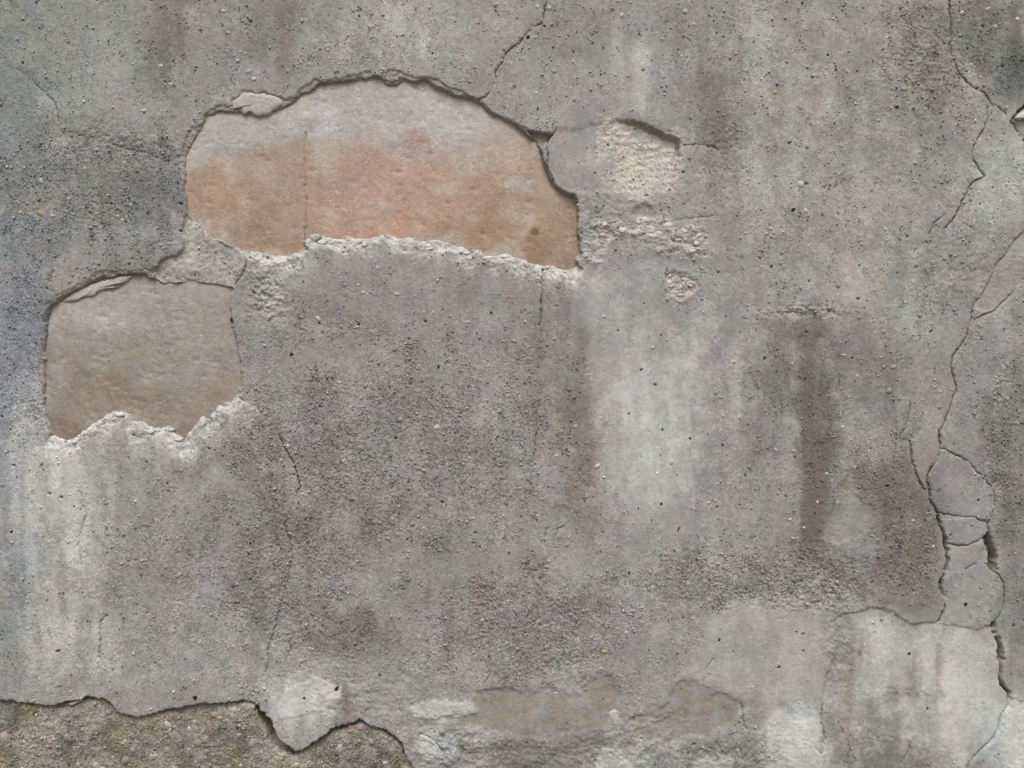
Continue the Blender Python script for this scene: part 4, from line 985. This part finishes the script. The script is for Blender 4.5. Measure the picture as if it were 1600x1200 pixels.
DARK_AT = [(825, 57, 5, 1), (35, 97, 3.5, 1), (338, 98, 2.6, 1), (336, 2, 2.5, 1), (630, 8, 2.5, 1), (620, 57, 2.4, 1), (676, 84, 3, 1.2), (767, 488, 3.6, 1.1), (685, 573, 3.6, 1.2), (560, 506, 3.6, 1.2),
           (455, 554, 4, 1.2), (499, 504, 3, 1.1), (616, 629, 2.6, 1), (777, 683, 2.8, 1), (571, 751, 3.2, 1), (637, 841, 2.6, 1.5), (567, 809, 2.2, 1), (750, 853, 2.6, 1.2), (392, 848, 3.4, .8),
           (523, 928, 2.8, 2.2), (650, 954, 2.4, 1.3), (983, 895, 3.2, 1), (1060, 827, 2.4, 3.0), (1035, 671, 2.9, 1), (982, 646, 2.4, 1.5), (1078, 685, 3, 1), (1129, 695, 3.2, 1), (945, 768, 2.2, 1),
           (1033, 787, 3, 1.3), (997, 794, 2.4, 1.4), (1057, 742, 2.2, 1.2), (1033, 523, 2.6, 1), (1002, 577, 2.4, 2.2), (989, 494, 2.2, 1.4), (1134, 494, 2.4, 1), (1195, 559, 3.6, 1), (1401, 167, 4, 1.3),
           (1305, 110, 3, 1), (1292, 87, 3, 1.2), (1234, 222, 2.8, 2), (1240, 327, 4.4, 1.2), (1330, 198, 2.2, 1), (1206, 415, 3.4, 1), (1422, 347, 2.4, 1), (1453, 517, 2.6, 2), (1331, 559, 2.8, 1),
           (1530, 781, 3, 1), (1509, 944, 4.4, 1), (1422, 1022, 3.6, 1), (1257, 1018, 2.4, 1.3), (1246, 988, 2.6, 1), (1218, 1043, 2.6, 2), (1449, 1107, 2.6, 1.4), (1146, 1018, 2.2, 1), (1124, 1000, 3.2, 1.4),
           (307, 1088, 4.6, 1.2), (289, 1072, 2.4, 1), (476, 1090, 3, 1.1), (526, 1076, 3.6, 2.0), (91, 1016, 3, 2), (20, 1038, 2.6, 1.2), (136, 971, 2.6, 1), (73, 937, 2.2, 1.6), (245, 1033, 2.6, 1),
           (714, 1045, 2.4, 1), (990, 1119, 2.4, 1.2), (943, 1093, 2.2, 1), (361, 497, 4.4, 1.5), (289, 451, 3, 1.1), (3, 650, 3.4, 1), (28, 745, 2.6, 1), (52, 767, 2.2, 1), (20, 830, 3.4, 1.3),
           (116, 791, 2.4, 1.3), (1488, 836, 2.6, 1.4), (1506, 899, 2.2, .8), (1520, 902, 2, .8), (1582, 975, 3, 1.4), (1579, 1052, 2.2, 1), (1536, 1163, 2.2, 1), (1556, 1175, 2.4, .8),
           (945, 114, 2.4, 1.4), (939, 116, 2.2, 2), (926, 66, 2.4, 1.6), (1003, 63, 2, 1), (1060, 77, 2.2, 1.4), (840, 171, 2.6, 1.8), (1112, 207, 2.6, 1), (1179, 178, 2.4, 1.4), (1387, 70, 2.4, 1.6),
           (1442, 25, 2.8, 1.6), (1348, 14, 2, 1.4), (1378, 79, 2.8, 1.4), (1423, 96, 3, 1.4), (1524, 86, 2.4, 1), (1476, 189, 2.2, 1.5), (1452, 167, 2.2, 1), (1230, 57, 2, 1), (1322, 115, 2, 1)]
n_peb = 0
for kind, lst in (('pale', PALE_AT), ('grey', GREY_AT), ('tan', TAN_AT), ('pink', PINK_AT)):
    for (pu, pv, s) in lst:
        place(R.choice(PEB[kind]), 'pebble', pu, pv, h_at(pu, pv) - s * 0.22, s * 0.95, R.uniform(0, 6.28), R.uniform(0.8, 1.3)); n_peb += 1
for (pu, pv, s, q) in DARK_AT:  # near-black lumps put in for the darkness of pits and other specks
    place(R.choice(PEB['dark']), 'pebble', pu, pv, h_at(pu, pv) - 0.5, s * 0.78, R.uniform(-1.3, -0.2), q); n_peb += 1
# gravel standing out of the coarse base
GRAV = {k: [rock_mesh('gravel_stone', 400 + 9 * i + len(k), m, 1, 0.6) for i in range(4)] for k, m in M_PEB.items()}
n_g = 0
while n_g < 130:
    pu, pv = R.uniform(-4, 650), R.uniform(1098, 1204)
    sdq = signed(BASE, np.array([pu], F), np.array([pv], F), 400)[0][0]
    s = 1.8 + 8.0 * R.random() ** 3
    if sdq < 5 + s:
        continue
    n_g += 1
    place(R.choice(GRAV[R.choice(['pale', 'pale', 'tan', 'tan', 'grey', 'grey', 'grey', 'grey', 'grey', 'pink'])]), 'gravel_stone', pu, pv, h_at(pu, pv) - s * 0.30, s, R.uniform(0, 6.28), R.uniform(0.7, 1.4))

# broken scales and crumbs of plaster along the lower lips of the holes, in loose clusters
CRUMB = [rock_mesh('crumb', 90 + i, M_WHITE, 1, 0.45) for i in range(6)]
LIPS = [[p for p in HOLE1[46:83]], [(375, 605), (362, 625), (340, 635), (325, 652), (305, 662), (290, 685), (275, 681), (262, 669), (235, 671), (205, 660), (190, 646), (160, 653), (135, 669), (118, 686), (95, 689), (77, 684)]]
for lip in LIPS:
    for a, b in zip(lip[:-1], lip[1:]):
        L = math.hypot(b[0] - a[0], b[1] - a[1])
        for q in range(max(1, int(L / 11 + R.random()))):
            t = R.random()
            eu, ev = a[0] + (b[0] - a[0]) * t, a[1] + (b[1] - a[1]) * t
            if R.random() < 0.42:       # a scale: thin, angular, lying on the slope of the lip
                rx, ry = R.uniform(3.5, 9), R.uniform(2.5, 5.5)
                cu, cv_ = eu + R.uniform(-3, 3), ev + ry * R.uniform(0.4, 2.2)
                k = R.randint(5, 7); ph = R.uniform(0, 6)
                out = [(cu + rx * R.uniform(.65, 1.15) * math.cos(ph + 6.283 * e / k), cv_ + ry * R.uniform(.65, 1.15) * math.sin(ph + 6.283 * e / k)) for e in range(k)]
                flake(out, max(h_at(cu, cv_), -5.5) + R.uniform(0.3, 1.3), 1.5, R.randint(100, 9999), M_WHITE, None, (R.uniform(-.15, .15), R.uniform(-.05, .3)))
            else:
                pu, pv = eu + R.uniform(-2, 2), ev + abs(R.gauss(2, 5))
                s = R.uniform(0.9, 2.6)
                place(R.choice(CRUMB), 'crumb', pu, pv, max(h_at(pu, pv), -6) + s * 0.05, s, R.uniform(0, 6.28), R.uniform(0.8, 1.7))

# sand grains bedded in the weathered skin: too many to pick apart
NG = 60000
cand = RNG.random((NG * 4, 2)).astype(F) * np.array([1660, 1260], F) - np.array([30, 30], F)
ci = np.clip(np.searchsorted(AV, cand[:, 1]), 0, NV - 1) * NU + np.clip(np.searchsorted(AU, cand[:, 0]), 0, NU - 1)
ok = (RNG.random(len(cand)) < np.clip(ROUGH[ci] ** 2 * 0.9 * np.clip(0.75 + 1.1 * noise(cand[:, 0], cand[:, 1], 26, seed=160), 0.1, 1.6) - 0.05, 0.01, 1)) & (np.maximum(HOLES[0][ci], HOLES[1][ci]) < -1.5)
cand, ci = cand[ok][:NG], ci[ok][:NG]
n = len(cand)
sz = (np.exp(RNG.normal(0.0, 0.44, n)) * np.where(sdB[ci] > 2, 1.15, 1.0)).astype(F)          # radius in wall units, about 1.3
sz = np.clip(sz, 0.6, 3.0)
octa = np.array([(1, 0, 0), (-1, 0, 0), (0, 1, 0), (0, -1, 0), (0, 0, 1), (0, 0, -1)], F)
ofs = np.array([(0, 2, 4), (2, 1, 4), (1, 3, 4), (3, 0, 4), (2, 0, 5), (1, 2, 5), (3, 1, 5), (0, 3, 5)])
ang = RNG.random((n, 2)) * 6.28
P = octa[None] * (0.7 + 0.6 * RNG.random((n, 6, 1)))
ca, sa = np.cos(ang[:, :1]), np.sin(ang[:, :1])
x, y, z = P[..., 0], P[..., 1], P[..., 2]
x, z = x * ca - z * sa, x * sa + z * ca
cb, sb = np.cos(ang[:, 1:]), np.sin(ang[:, 1:])
x, y = x * cb - y * sb, x * sb + y * cb
gu = cand[:, :1] + x * sz[:, None]; gv_ = cand[:, 1:] + z * sz[:, None]
gh = (H[ci] + 0.15 * sz)[:, None] + y * sz[:, None] * 0.75
gverts = to_world(gu.ravel(), gv_.ravel(), gh.ravel())
gfaces = (np.arange(n)[:, None, None] * 6 + ofs[None]).reshape(-1, 3)
tone = np.clip(RNG.normal(1.1, 0.32, n), 0.4, 2.1)
gc = ALBEDO[ci] * tone[:, None] * (1 + 0.05 * RNG.normal(0, 1, (n, 3)) * np.array((1, .4, 1)))
gcol = np.repeat(np.clip(gc, 0.02, 0.72), 6, axis=0)
grains = add_mesh('sand_grains', gverts, gfaces, M_COAT, wall, gcol, np.full(len(gverts), 0.15), smooth=False)
grains['kind'] = 'stuff'
